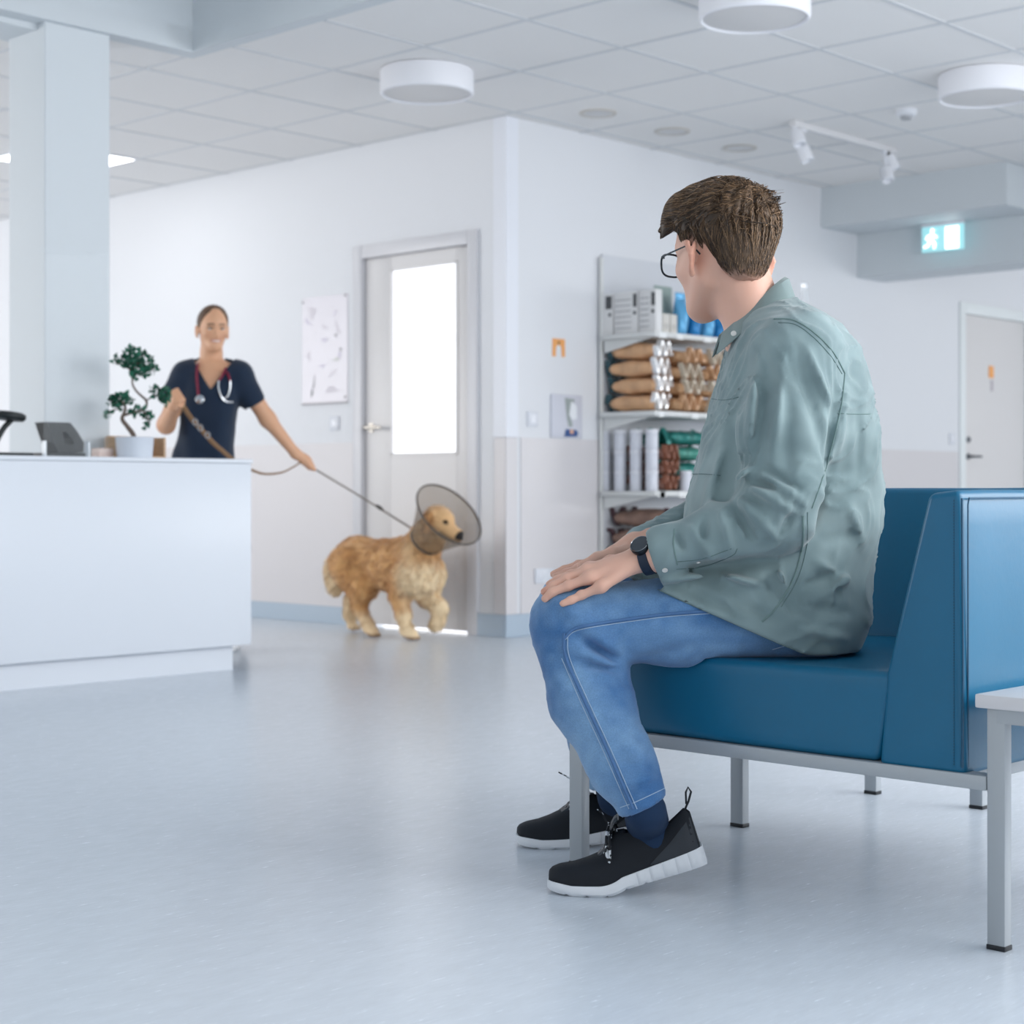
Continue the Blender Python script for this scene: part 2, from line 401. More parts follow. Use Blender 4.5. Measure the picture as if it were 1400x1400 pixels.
# ---- counter
ct = thing('reception_counter', (2.5, 5.95, 0), 'long white reception counter with recessed base, left of the room', 'counter')
L0 = Vector((2.5, 5.95, 0))
f = MB(); f.box((-2.6, 5.95, .109), (4.64, 6.38, .895), .003); at(L0, f).build('counter_body', M_counter, ct)
f = MB(); f.box((-2.6, 5.945, .896), (4.645, 6.385, .914), .003); at(L0, f).build('worktop', M_counter, ct)
f = MB(); f.box((-2.6, 6.01, 0), (4.585, 6.34, .109)); at(L0, f).build('toe_kick', M_counter, ct)
CT = .914

# ---- ceiling lamps
def drum(x, y, label):
    t = thing('drum_ceiling_light', (x, y, HC), label, 'ceiling light', group='round drum ceiling lights')
    f = MB(); f.lathe([(.205, 0), (.218, -.004), (.221, -.012), (.221, -.105), (.219, -.112), (.212, -.118), (.205, -.112), (.205, -.10)], (0, 0, 0), 56, cap=False); f.build('lamp_drum', mat('lamp_shell', '#e6e7ec', rough=.5), t)
    f = MB(); f.lathe([(.2065, -.10), (.2065, -.108), (.19, -.112), (.001, -.113)], (0, 0, 0), 56, cap=False); f.build('diffuser', mat('lamp_opal', '#d9d7d6', rough=.5), t)
drum(5.60, 3.975, 'round white drum light nearest the camera at the top edge')
drum(5.60, 5.85, 'round white drum light over the corner between walls and reception')
drum(7.48, 3.975, 'round white drum light at the right edge of the ceiling')
for i, (x, lb) in enumerate(((6.85, 'leftmost round recessed downlight along the right wall'), (7.48, 'middle of three recessed downlights along the right wall'), (8.11, 'recessed downlight furthest right, left of the track light'))):
    t = thing('recessed_downlight', (x, 5.86, HC), lb, 'downlight', group='recessed downlights by the right wall')
    f = MB(); f.lathe([(.098, 0), (.1, -.004), (.096, -.009), (.078, -.007), (.074, .0)], (0, 0, 0), 36, cap=False); f.build('trim_ring', mat('downlight_ring', '#c3bfb9', rough=.4), t)
    f = MB(); f.lathe([(.076, -.004), (.05, -.001), (.001, -.001)], (0, 0, 0), 36, cap=False); f.build('lens', mat('downlight_lens', '#cfcfd0', rough=.5), t)
t = thing('smoke_detector', (7.9, 4.65, HC), 'small white smoke detector on the ceiling beside the track light', 'smoke detector')
f = MB(); f.lathe([(.055, 0), (.056, -.02), (.048, -.03), (.03, -.034), (.001, -.035)], (0, 0, 0), 28, cap=False); f.build('housing', M_white, t)
f = MB(); f.lathe([(.03, -.034), (.028, -.05), (.001, -.052)], (0, 0, 0), 20, cap=False); f.build('sensor', mat('sensor_grey', '#a5a7ab'), t)
t = thing('ceiling_panel_light', (5.60, 8.98, HC), 'glowing square ceiling panel behind the column', 'ceiling light')
f = MB(); f.box((-.30, -.30, -.006), (.30, .30, .0)); f.build('diffuser', mat('panel_glow', '#ffffff', emit=4), t)
f = MB()
for a, b in (((-.312, -.312), (.312, -.30)), ((-.312, .30), (.312, .312)), ((-.312, -.30), (-.30, .30)), ((.30, -.30), (.312, .30))): f.box((*a, -.008), (*b, 0))
f.build('panel_frame', M_white, t)
# track with spots
t = thing('track_light', (7.74, 5.22, HC), 'white ceiling track with four small spotlights near the far right soffit', 'track light')
f = MB(); f.box((-.04, -.02, -.035), (1.0, .02, 0), .003); f.build('track', mat('track_white', '#d6d6d8', rough=.4), t)
for sx, dx, hd in ((.0, -.2, 0), (.05, .1, 1), (.93, .25, 0), (.9, -.25, 1)):
    f = MB(); z0 = -.035-.0*hd; dz = .03+.075*hd
    f.tube([(sx, 0, z0), (sx, 0, z0-dz)], .008, 8)
    f.box((sx-.03, -.012, z0-.014), (sx+.03, .012, z0))
    sp = f.build('spotlight_arm', M_white, t)
    f = MB(); f.lathe([(.001, 0), (.032, .002), (.036, .012), (.036, .085), (.031, .088), (.028, .07), (.001, .068)], (sx, 0, z0-dz+.01), 20, (dx, -.4, -1)); f.build('spot_head', M_white, sp)
# exit sign
t = thing('exit_sign', (9.9, 5.56, 2.5), 'lit emergency exit sign with running figure and door under the far soffit', 'exit sign')
f = MB(); f.box((-.012, -.15, -.022), (.012, .15, 0), .003); f.build('housing', M_white, t)
f = MB(); f.box((-.004, -.15, -.185), (.004, .15, -.022), .001); f.build('sign_panel', mat('exit_green', '#a9dcdf', rough=.2, emit=.5, emitc='#98d8e0'), t)
M_em = mat('exit_white', '#ffffff', emit=1.7, emitc='#f4ffff')
f = MB(); f.box((-.007, -.115, -.175), (-.0045, -.02, -.035)); f.build('door_symbol', M_em, t)
f = MB(); cx = -.006      # running figure (Y to the left)
f.lathe([(.001, -.001), (.013, 0), (.013, .002), (.001, .002)], (cx, .072, -.05), 14, (-1, 0, 0))
for a, b, r in (((.07, -.07), (.085, -.11), .014), ((.07, -.075), (.04, -.095), .007), ((.075, -.075), (.11, -.085), .007), ((.11, -.085), (.115, -.105), .007), ((.085, -.112), (.055, -.13), .009), ((.055, -.13), (.06, -.165), .008), ((.09, -.112), (.105, -.145), .009), ((.105, -.145), (.135, -.15), .008)):
    f.tube([(cx, a[0], a[1]), (cx, b[0], b[1])], r, 8, flat=((0, 1, 0), .15))
f.build('running_figure', M_em, t)

# ---- things on the walls
def wallY(px, py): x, y, z = onY(px, YW, py); return x, z
x0, z0 = wallY(755, 487); x1, z1 = wallY(772, 464)
t = thing('orange_wall_sticker', ((x0+x1)/2, YW-.0005, (z0+z1)/2), 'orange arch-shaped sticker on the right wall above the leaflet pocket', 'sticker')
hw = (x1-x0)/2; hh = (z1-z0)/2; op = []
for a in np.linspace(0, PI, 13): op.append((hw*.42*math.cos(a), -hh*.05+hh*.35*math.sin(a)))
out = [(hw, -hh), (hw, hh), (-hw, hh), (-hw, -hh), (-hw*.5, -hh)]+[(x, z) for x, z in op[::-1]]+[(hw*.5, -hh)]
f = MB(); bm = bmesh.new(); vs = [bm.verts.new((x, 0, z)) for x, z in out]; fc = bm.faces.new(vs); r = bmesh.ops.extrude_face_region(bm, geom=[fc])
for v in r['geom']:
    if isinstance(v, bmesh.types.BMVert): v.co.y -= .002
bmesh.ops.triangulate(bm, faces=[q for q in bm.faces if len(q.verts) > 4]); f.bm(bm); f.build('sticker_arch', mat('orange_vinyl', '#eba765', rough=.5), t, smooth=False)
f = MB(); f.lathe([(.001, 0), (.009, 0), (.009, .001), (.001, .001)], (0, -.0022, hh*.55), 14, (0, -1, 0)); f.build('dark_emblem', mat('brown_ink', '#8a6a4a'), t)
# leaflet pocket
x0, z0 = wallY(752, 598); x1, z1 = wallY(794, 541)
t = thing('leaflet_holder', ((x0+x1)/2, YW, (z0+z1)/2), 'clear wall holder with white leaflet and blue picture beside the shelves', 'leaflet holder')
hw = (x1-x0)/2; hh = (z1-z0)/2
f = MB(); f.box((-hw, -.012, -hh), (hw, -.0005, hh), .002); f.build('leaflet', mat('leaflet_paper', '#ccced8', rough=.4), t)
def sheetY(pts, y, m, name, t):
    f = MB(); f.prism(pts, 1, y-.0008, y); f.build(name, m, t, smooth=False)
sheetY([(-.16*hw, .85*hh), (.5*hw, .8*hh), (.1*hw, .1*hh), (.3*hw, -.25*hh), (.35*hw, -.45*hh), (.1*hw, -.5*hh), (-.02*hw, -.1*hh)], -.0125, mat('leaflet_grey', '#9aa3a2'), 'grey_figure', t)
sheetY([(.25*hw, .7*hh), (.6*hw, .5*hh), (.62*hw, -.1*hh), (.3*hw, -.15*hh), (.12*hw, .1*hh)], -.0134, mat('leaflet_white', '#e8ebef'), 'white_figure', t)
sheetY([(-.2*hw, -.95*hh), (-.1*hw, -.6*hh), (.3*hw, -.6*hh), (.62*hw, -.62*hh), (.72*hw, -.8*hh), (.6*hw, -.93*hh)], -.0125, mat('leaflet_blue', '#2b4f86'), 'blue_picture', t)
sheetY([(.15*hw, -.62*hh), (.4*hw, -.62*hh), (.38*hw, -.82*hh), (.2*hw, -.8*hh)], -.0134, mat('leaflet_orange', '#d9a88c'), 'orange_picture', t)
def switch(x, y, z, nrm, label):
    t = thing('light_switch', (x, y, z), label, 'light switch')
    f = MB(); q = .041; (f.box((-q, -.01, -q), (q, 0, q), .004) if nrm == 'y' else f.box((-.01, -q, -q), (0, q, q), .004)); f.build('switch_plate', mat('switch_white', '#dcdfe6', rough=.25), t)
    f = MB(); q = .026; (f.box((-q, -.014, -q), (q, -.01, q), .003) if nrm == 'y' else f.box((-.014, -q, -q), (-.01, q, q), .003)); f.build('rocker', mat('switch_rocker', '#e6e8ee', rough=.2), t)
x, z = wallY(727, 573); switch(x, YW, z, 'y', 'white light switch on the right wall near the corner')
X, y, z = onX(458, XW, 579); switch(XW, y, z, 'x', 'white light switch below the anatomy poster')
x, z = wallY(1301, 600); switch(x, YW, z, 'y', 'white light switch beside the far door')
x, z = wallY(742, 787)
# socket low on the wainscot
t = thing('wall_socket', (x, YW-.006, z), 'pale double wall socket low on the right wall behind the knees', 'socket')
f = MB(); f.box((-.075, -.012, -.04), (.075, 0, .04), .004); f.build('socket_plate', mat('switch_white', '#dcdfe6'), t)
f = MB(); [f.lathe([(.026, 0), (.024, .0), (.022, -.006), (.001, -.006)], (s*.036, -.0125, 0), 20, (0, -1, 0), cap=False) for s in (-1, 1)]; f.build('socket_wells', mat('socket_grey', '#b9bdc4'), t)
# poster on the left wall
Xp, py1, pz0 = onX(414, XW, 553); _, py0, pz1 = onX(476, XW, 401)
t = thing('anatomy_poster', (XW, (py0+py1)/2, (pz0+pz1)/2), 'pale clinical poster with faint drawings behind clear cover, left of the door', 'poster')
hw = (py1-py0)/2; hh = (pz1-pz0)/2
f = MB(); f.box((-.004, -hw, -hh), (-.0005, hw, hh)); f.build('poster_sheet', mat('poster_paper', '#dcd9e0', rough=.25), t)
f = MB(); f.tube([(-.008, -hw, -hh), (-.008, hw, -hh)], .006, 6); f.build('bottom_rail', mat('rail_grey', '#bbb8bb'), t)
def blot(u, v, a, b, rz, m, name='drawing'):     # u right, v up in picture terms, -1..1 ; Y grows to the left
    f = MB(); cy, cz = -u*hw, v*hh; pts = []
    for k in range(18):
        th = 2*PI*k/18; rr = 1+.28*math.sin(3*th+u*9)+.15*math.sin(5*th+v*5); x = a*rr*math.cos(th); z = b*rr*math.sin(th)
        pts.append((cy-(x*math.cos(rz)-z*math.sin(rz)), cz+x*math.sin(rz)+z*math.cos(rz)))
    f.prism(pts, 0, -.0052, -.0041); f.build(name, m, t, smooth=False)
Mi = mat('pale_violet_ink', '#d0cbd8'); Mg = mat('grey_ink', '#a9a7ac'); Mw = mat('cream_paper', '#e3e1df'); Mf = mat('faint_ink', '#d4cfd6')
for a in ((-.55, .72, .03, .035, .2, Mf), (-.75, .55, .012, .03, .9, Mi), (.45, .66, .02, .008, .8, Mi), (0, .42, .03, .008, -.4, Mf), (.0, .18, .03, .012, 0, Mi), (-.1, -.3, .025, .01, 0, Mi),
          (.35, -.45, .04, .008, .5, Mf), (.5, -.2, .03, .008, .1, mat('green_ink', '#c4c6c2')), (.5, .25, .011, .011, 0, Mg), (.7, -.02, .010, .012, 0, Mg), (.65, -.12, .012, .02, 0, Mi), (-.7, -.1, .012, .03, .3, Mf), (.55, .4, .008, .04, .5, Mf),
          (-.48, -.62, .007, .045, -.2, Mg), (-.56, -.8, .008, .02, -.2, mat('dark_ink', '#7e7f83')), (.3, -.75, .05, .02, 0, Mf)): blot(*a)
for u, v in ((-.97, .92), (.9, .97), (.9, -.9)):
    f = MB(); f.lathe([(.001, 0), (.008, 0), (.008, .004), (.001, .005)], (-.004, -u*hw, v*hh), 12, (-1, 0, 0)); f.build('poster_pin', mat('pin_grey', '#a9a7aa'), t)
# ================================================================== SEATING
M_leath = mat('teal_leatherette', '#0b6083', rough=.34, spec=.5, bump=.12, bscale=55, bdist=.002, var=.04, vscale=6)
M_tubeg = mat('grey_powder_coat', '#a7adb2', rough=.35, metal=.15)
M_foot = mat('black_plastic', '#1b2026', rough=.5)
SX = 2.68; SEAT = .455; FR0, FR1 = .268, .292
so = thing('corner_sofa', (2.69, 2.35, 0), 'teal leatherette corner sofa module on grey metal frame', 'sofa')
L0 = Vector((2.69, 2.35, 0))
def crumple(mb, amp, sc, seed):   # soft upholstery unevenness
    p = np.array(mb.v); n = vnoise(p, sc, seed)*amp; n2 = vnoise(p, sc, seed+3)*amp
    p[:, 0] += n; p[:, 2] += n2; mb.v = [tuple(q) for q in p]; return mb
def dense_prism(pts, axis, a, b, bev, cuts, name):
    f = MB(); f.prism(pts, axis, a, b, bev, 4)
    bm = bmesh.new(); vs = [bm.verts.new(v) for v in f.v]
    for q in f.f: bm.faces.new([vs[i] for i in q])
    bmesh.ops.subdivide_edges(bm, edges=[e for e in bm.edges if e.calc_length() > .05], cuts=cuts, use_grid_fill=True)
    g = MB(); g.bm(bm); return g
YB = 1.462
g = dense_prism([(1.635, FR1), (2.37, FR1), (2.37, SEAT), (1.60, SEAT)], 0, SX, 3.36, .016, 8, 's'); crumple(g, .0022, 9, 1); at(L0, g).build('seat', M_leath, so)
g = dense_prism([(YB, FR1-.004), (1.633, FR1-.004), (1.618, SEAT), (1.533, .775), (1.46+.012, .782)], 0, SX-.002, 3.52, .012, 8, 'b'); crumple(g, .0016, 8, 2); bk = at(L0, g).build('backrest', M_leath, so)
g = dense_prism([(3.335, FR1), (3.52, FR1), (3.52, .785), (3.43, .785), (3.335, SEAT)], 1, 1.56, 2.37, .014, 8, 'b'); crumple(g, .0016, 8, 4); at(L0, g).build('side_backrest', M_leath, so)
# piping + stitches along the near edge of the backrest and the seat
f = MB(); f.tube(bez([(SX-.001, YB+.006, FR1+.01), (SX-.001, YB+.004, .45), (SX-.001, YB+.006, .766)], 6), .0022, 6); at(L0, f).build('piping', mat('dark_teal_piping', '#0f4866', rough=.4), bk)
f = MB(); f.tube([(SX+.012, YB+.0015, FR1+.01), (SX+.012, YB+.0015, .755), (SX+.018, YB+.003, .766), (3.5, YB+.003, .768)], .0016, 6)
at(L0, f).build('piping', mat('dark_teal_piping', '#0f4866'), bk)
f = MB()
for i in range(92):
    z = .305+i*.005; f.tube([(SX-.0035, YB+.020, z), (SX-.0035, YB+.020, z+.003)], .0007, 4)
at(L0, f).build('stitching', mat('teal_thread', '#0e3d58'), bk)
# frame
f = MB(); f.box((2.673, 1.42, FR0), (2.713, 2.38, FR1+.001), .002); f.box((3.24, 1.44, FR0), (3.27, 2.36, FR1)); f.box((2.70, 2.335, FR0), (3.86, 2.375, FR1), .002); f.box((2.70, 1.47, FR0), (3.86, 1.5, FR1), .002); f.box((3.825, 1.47, FR0), (3.86, 2.36, FR1)); at(L0, f).build('frame_rail', M_tubeg, so)
def leg(x, y, z1, p, L0, tx=.0125, ty=.0175):
    f = MB(); f.box((x-tx, y-ty, .008), (x+tx, y+ty, z1), .002); l = at(L0, f).build('leg', M_tubeg, p)
    f = MB(); f.box((x-tx-.0008, y-ty-.0008, 0), (x+tx+.0008, y+ty+.0008, .0085), .001); at(L0, f).build('foot_cap', M_foot, l)
leg(2.690, 2.352, FR0, so, L0); leg(3.254, 2.352, FR0, so, L0); leg(3.84, 2.357, FR0, so, L0); leg(3.84, 2.06, FR0, so, L0)
# side table behind the backrest
tb = thing('side_table', (2.94, 1.2, 0), 'low white side table with grey legs behind the sofa back', 'table')
L0 = Vector((2.94, 1.2, 0))
f = MB(); f.box((2.66, .86, .410), (3.26, 1.434, .4335), .003); at(L0, f).build('tabletop', mat('table_white', '#d6d4d6', rough=.35, bump=.05, bscale=200), tb)
f = MB(); f.box((2.673, .90, .385), (2.70, 1.40, .409)); f.box((3.22, .90, .385), (3.245, 1.40, .409)); f.box((2.68, 1.375, .385), (3.24, 1.40, .409)); f.box((2.68, .88, .385), (3.24, .905, .409)); at(L0, f).build('apron', M_tubeg, tb)
for x, y in ((2.686, 1.402), (3.235, 1.402), (2.686, .89), (3.235, .89)): leg(x, y, .4095, tb, L0, .0125, .0165)
f = MB(); f.lathe([(.009, 0), (.009, .004), (.004, .006), (.001, .006)], (2.673, 1.335, .397), 16, (-1, 0, 0)); at(L0, f).build('bolt', M_steel, tb)
# ================================================================== PEOPLE: shared pieces
def rot_rows(f, l):      # rows: forward, left, up
    f = np.asarray(f, float); f = f/np.linalg.norm(f); l = np.asarray(l, float); l = l-f*(l@f); l = l/np.linalg.norm(l)
    return np.array([f, l, np.cross(f, l)])
def head_prims(S, O, M, sc, female=False, smile=0):
    """face, skull, ears as smooth distance pieces. O: point between the ear canals, rows of M: forward, left, up"""
    def P(x, y, z): return O+(np.array([x, y, z])*sc)@M
    def E(x, y, z, rx, ry, rz, k=.012, op='u', tilt=None):
        MM = M if tilt is None else np.array(Euler(tilt).to_matrix())@M
        S.ell(P(x, y, z), np.array([rx, ry, rz])*sc, MM, k*sc, op)
    def C(a, b, ra, rb, k=.01, op='u'): S.cone(P(*a), P(*b), ra*sc, rb*sc, k*sc, op)
    E(-.008, 0, .048, .098, .077, .087, .03)
    E(.03, 0, .01, .063, .062, .075, .03)
    jw = .043 if female else .045
    for s in (1, -1):
        C((.0, s*jw, -.035), (.064, s*.018, -.083), .022, .019, .03)
        E(.058, s*.036, -.012, .026, .024, .02, .03)            # cheekbone
        E(.083, s*.032, .018, .016, .015, .0105, .012, 's')      # eye socket
        C((.082, s*.012, .031), (.074, s*.046, .034), .007, .006, .014)   # brow
        C((.092, s*.0085, -.027), (.088, s*.012, -.024), .006, .005, .006)
        # lids around the ball
        E(.0735, s*.031, .0165, .0155, .0175, .0118, .004)
    E(.058, 0, -.05, .036, .032, .034, .03)
    C((.072, 0, -.088), (.078, 0, -.083), .017, .014, .02)       # chin
    C((.086, 0, .022), (.108, 0, -.016), .0065, .0095, .012)      # nose
    E(.104, 0, -.022, .011, .012, .008, .006)
    w = .022+.007*smile; up = .004*smile
    lip = .0062 if female else .005
    for s in (1, -1):
        C((.095, 0, -.046), (.082, s*w, -.047+up), lip*.8, .002, .004)
        C((.093, 0, -.055), (.081, s*w*.95, -.048+up), lip, .002, .004)
    C((.100, w*.8, -.0505+up*.7), (.101, 0, -.0505-up*.3), .0016, .0022, .002, 's'); C((.101, 0, -.0505-up*.3), (.100, -w*.8, -.0505+up*.7), .0022, .0016, .002, 's')
    C((.07, 0, .06), (.06, 0, .09), .03, .03, .05)
    e = .45 if female else 1.0
    for s in (1, -1):      # ear: plate, rim, hollow, lobe
        y = s*.078
        E(-.012, y+s*.009*e, .002, .023, .0058, .031, .006, tilt=(s*-.12, .15, s*.75*e))
        C((.006, y+s*.001, .006), (.0, y+s*.013*e, .031), .0035, .0042, .004); C((.0, y+s*.013*e, .031), (-.018, y+s*.025*e, .026), .0042, .0042, .004)
        C((-.018, y+s*.025*e, .026), (-.025, y+s*.025*e, .004), .0042, .0038, .004); C((-.025, y+s*.025*e, .004), (-.006, y+s*.007*e, -.030), .0038, .006, .004)
        E(-.002, y+s*.016*e, -.001, .010, .006, .015, .003, 's', tilt=(0, .15, s*.75))
        C((.008, y, -.008), (.006, y+s*.003, -.012), .0035, .003, .003)
    return P
def eyes(name_parent, P, M, sc, org, iris='#5b4a38'):
    for s in (1, -1):
        c = P(.0800, s*.031, .0165); f = M[0]
        m = MB(); m.lathe([(.0001, -.0125*sc)]+[(.0125*sc*math.sin(a), -.0125*sc*math.cos(a)) for a in np.linspace(.15, PI-.15, 14)]+[(.0001, .0125*sc)], tuple(c-org), 20, tuple(f))
        e = m.build('eye', mat('eye_white', '#e6e2de', rough=.15), name_parent)
        m = MB(); m.lathe([(.0001, .0122*sc), (.006*sc, .0113*sc), (.0058*sc, .0118*sc), (.0001, .0129*sc)], tuple(c-org), 18, tuple(f))
        m.build('iris', mat('iris_'+iris[1:], iris, rough=.15), e)
M_skin = mat('skin', '#d9a78f', rough=.48, attr='Col', sss=.12, bump=.12, bscale=420, bdist=.0004)
def finger(S, pts, rs, k=.004): S.chain(pts, rs, k)
# ================================================================== SEATED MAN
# every coordinate below is view-aligned metres (right, depth, up); org = floor point below his pelvis
org = np.array([.585, 3.48, 0.])
man = thing('seated_person', W(org), 'person in sage green shirt and blue jeans sitting on the teal sofa, looking away', 'person', YAW)
M_shirt = mat('sage_cotton', '#6f8585', rough=.85, sheen=.3, bump=.35, bscale=900, bdist=.0006, var=.05, vscale=14, attr='Col')
M_jeans = mat('blue_denim', '#46698f', rough=.85, sheen=.2, bump=.5, bscale=1100, bdist=.0006, var=.12, vscale=380, attr='Col')
M_sock = mat('navy_sock', '#16304f', rough=.9, bump=.4, bscale=900, bdist=.0006)
def Z(py, d): return EYE-(py-HOR)/FP*d
# ---- legs (bare axes reused by jeans and body)
nHip = V3(1105, 838, 3.40); nKn = V3(785, 853, 3.36); nMid = V3(930, 849, 3.375); nC1 = V3(808, 955, 3.33); nC2 = V3(850, 1045, 3.28); nAn = V3(882, 1106, 3.25)
fHip = V3(1095, 834, 3.60); fKn = V3(787, 838, 3.63); fMid = V3(930, 838, 3.615); fC1 = V3(808, 930, 3.66); fC2 = V3(822, 1010, 3.69); fAn = V3(842, 1092, 3.72)
J = Sdf()
J.chain([nHip, nMid, nKn], [.098, .083, .079], .03); J.chain([nKn, nC1, nC2, nAn], [.077, .076, .059, .047], .035)
J.chain([fHip, fMid, fKn], [.098, .083, .077], .03); J.chain([fKn, fC1, fC2, fAn], [.077, .080, .064, .050], .035)
J.ell(V3(1095, 838, 3.50), (.11, .185, .09), None, .05)
def seg_d(p, a, b, wy=1.0):          # distance to a fold line, loosely along depth
    a = np.asarray(a); b = np.asarray(b); ab = b-a; q = p-a; t = np.clip(q@ab/(ab@ab), 0, 1); q = q-t[:, None]*ab
    return np.sqrt(q[:, 0]**2+(q[:, 1]*wy)**2+q[:, 2]**2), t
def folds(lst, scale=1.0):
    L = [(V3(*a), V3(*b), w, h) for a, b, w, h in lst]
    def g(p, v):
        for a, b, w, h in L:
            c = (a+b)/2; R = np.linalg.norm(b-a)/2+w*2.5
            if np.sqrt(((p.mean(0)-c)**2).sum()) > R+.12: continue
            d, t = seg_d(p, a, b, .35)
            v = v-h*scale*np.exp(-(d/w)**2)*np.sin(PI*np.clip(t*.8+.1, 0, 1))
        return v
    return g
jf = [((845, 905, 3.30), (795, 872, 3.28), .012, -.010), ((848, 918, 3.30), (785, 905, 3.27), .010, -.007), ((850, 900, 3.30), (790, 850, 3.28), .012, .006), ((850, 912, 3.29), (800, 893, 3.27), .009, .006),
      ((860, 935, 3.30), (800, 930, 3.26), .012, -.004), ((1010, 880, 3.30), (900, 835, 3.30), .02, -.004), ((1070, 870, 3.32), (960, 825, 3.30), .02, -.004), ((760, 820, 3.30), (830, 862, 3.28), .016, .004),
      ((850, 1000, 3.25), (885, 1060, 3.22), .015, .004), ((835, 1040, 3.24), (905, 1050, 3.22), .012, -.004), ((840, 1075, 3.22), (905, 1062, 3.20), .010, .004), ((735, 870, 3.33), (770, 950, 3.30), .02, .004), ((880, 905, 3.31), (950, 880, 3.30), .014, -.004)]
J.post.append(folds(jf, 2.3))
J.post.append(lambda p, v: v-.0025*(1-np.abs(vnoise(p*np.array([.6, 1, 1.4]), 22, 12)))**4+.0022*vnoise(p, 26, 2)+.0012*vnoise(p, 60, 5))
def clip_cuff(a, b, h=.004):          # cut the trouser leg square to its axis near the ankle
    ax = (b-a)/np.linalg.norm(b-a)
    return ax
axn = (nAn-nC2)/np.linalg.norm(nAn-nC2); axf = (fAn-fC2)/np.linalg.norm(fAn-fC2)
cutn = V3(882, 1101, 3.255); cutf = V3(836, 1066, 3.712)
def cuffs(p, v):
    near = (p[:, 1] < 3.5)
    w = np.where(near, (p-cutn)@nnear, (p-cutf)@axf); v = smax(v, w, .004)
    return smax(v, -np.maximum(Jraw(p)+.013, -.03-w), .003)
nnear = np.array([.34, .0, -.94]); nnear = np.array([-(-.0345), 0, -.07]); nnear = nnear/np.linalg.norm(nnear)*1.0
cutn = V3(882, 1100, 3.255)
def Jraw(p):
    r = np.full(len(p), .2)
    for a, b, ra, rb in ((nC2, nAn, .059, .047), (fC2, fAn, .064, .050)):
        ab = b-a; q = p-a; t = np.clip(q@ab/(ab@ab), 0, 1.3); q = q-t[:, None]*ab; r = np.minimum(r, np.sqrt((q*q).sum(1))-(ra+(rb-ra)*t))
    return r
J.post.append(cuffs)
def seat_clip(p, v): return smax(v, (SEAT+.001)-p[:, 2]-1e3*((p[:, 0] < .30)|((p@np.array([FW[0], FW[0], 0]) < -9))), .02)
# the seat presses the thighs flat where he sits on it
def on_seat(p):
    X = RT[0]*p[:, 0]+FW[0]*p[:, 1]; Y = RT[1]*p[:, 0]+FW[1]*p[:, 1]
    return np.maximum(np.maximum(SX-X, X-3.34), np.maximum(1.6-Y, Y-2.37))
def press(p, v):
    o = on_seat(p); box = np.maximum(o, p[:, 2]-(SEAT-.004))     # inside the cushion
    return smax(v, -box, .012)
J.post.append(press)
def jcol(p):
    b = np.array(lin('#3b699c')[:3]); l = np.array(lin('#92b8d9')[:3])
    top = ss(p[:, 2], .50, .60)*ss(-p[:, 0], -.40, -.05)  # paler thigh tops: the highlight is painted into the denim colour
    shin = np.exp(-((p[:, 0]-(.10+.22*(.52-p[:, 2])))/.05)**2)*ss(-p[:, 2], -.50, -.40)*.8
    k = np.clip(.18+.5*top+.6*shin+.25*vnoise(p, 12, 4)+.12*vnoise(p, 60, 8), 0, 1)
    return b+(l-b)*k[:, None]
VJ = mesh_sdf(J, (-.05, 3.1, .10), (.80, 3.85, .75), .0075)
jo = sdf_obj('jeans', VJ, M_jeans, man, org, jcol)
bvJ = bvh_of(VJ)
# seams, stitches, cuff turn-up, pocket
def on_surf(bv, pts, off, n=6): 
    out = []
    for q in bez([np.array([a, b, 0]) for a, b in pts], n):
        h, nn = cast(bv, q[0], q[1], off)
        if h is not None: out.append(np.array(h))
    return out
M_st = mat('pale_blue_stitching', '#a3b9d0', rough=.8); M_sm = mat('denim_seam', '#4d719e', rough=.85, bump=.6, bscale=240, bdist=.002)
def shift(pts): return [p-org for p in pts]
seamA = [(1050, 832), (1000, 834), (930, 838), (870, 845), (810, 854), (785, 860), (772, 872)]
seamB = [(771, 866), (774, 900), (800, 960), (828, 1020), (850, 1070), (866, 1106)]
for sa in (seamA, seamB): f = MB(); f.tube(shift(on_surf(bvJ, sa, .0005)), .0032, 8); f.build('side_seam', M_sm, jo)
for pl in ([(a, b+3.5) for a, b in seamA], [(a+5, b) for a, b in seamB], [(a-6, b) for a, b in seamB[1:]], [(1056, 888), (1070, 884), (1090, 879)], [(848, 1104), (870, 1096), (908, 1078)]):
    q = on_surf(bvJ, pl, .0006)
    if len(q) > 2: f = MB(); f.tube(shift(q), .0009, 5); f.build('stitching', M_st, jo)
# ---- body inside the clothes, one continuous figure
ho = V3(990, 358, 3.48); psi = math.radians(57)
fw = np.array([-math.cos(psi), math.sin(psi), -.05]); lf = np.array([-math.sin(psi), -math.cos(psi), 0.])
HM = rot_rows(fw, lf); hs = 1.06
Bd = Sdf()
HP = head_prims(Bd, ho, HM, hs)
nb = V3(1040, 440, 3.49)
Bd.chain([V3(1036, 455, 3.49), V3(1018, 405, 3.49), V3(1000, 352, 3.49)], [.062, .056, .056], .03)
Bd.chain([V3(1000, 352, 3.47), V3(1034, 452, 3.46)], [.045, .046], .03)
Bd.chain([V3(1110, 820, 3.49), V3(1105, 640, 3.50), V3(1080, 520, 3.49)], [.12, .12, .125], .06)
nSh = V3(1098, 492, 3.32); nEl = V3(1078, 702, 3.27); nWr = V3(880, 762, 3.315)
fSh = V3(1060, 488, 3.68); fEl = V3(1000, 690, 3.76); fWr = V3(868, 745, 3.60)
Bd.chain([V3(1075, 470, 3.48), nSh, nEl, V3(905, 756, 3.30), nWr], [.06, .055, .044, .030, .027], .03)
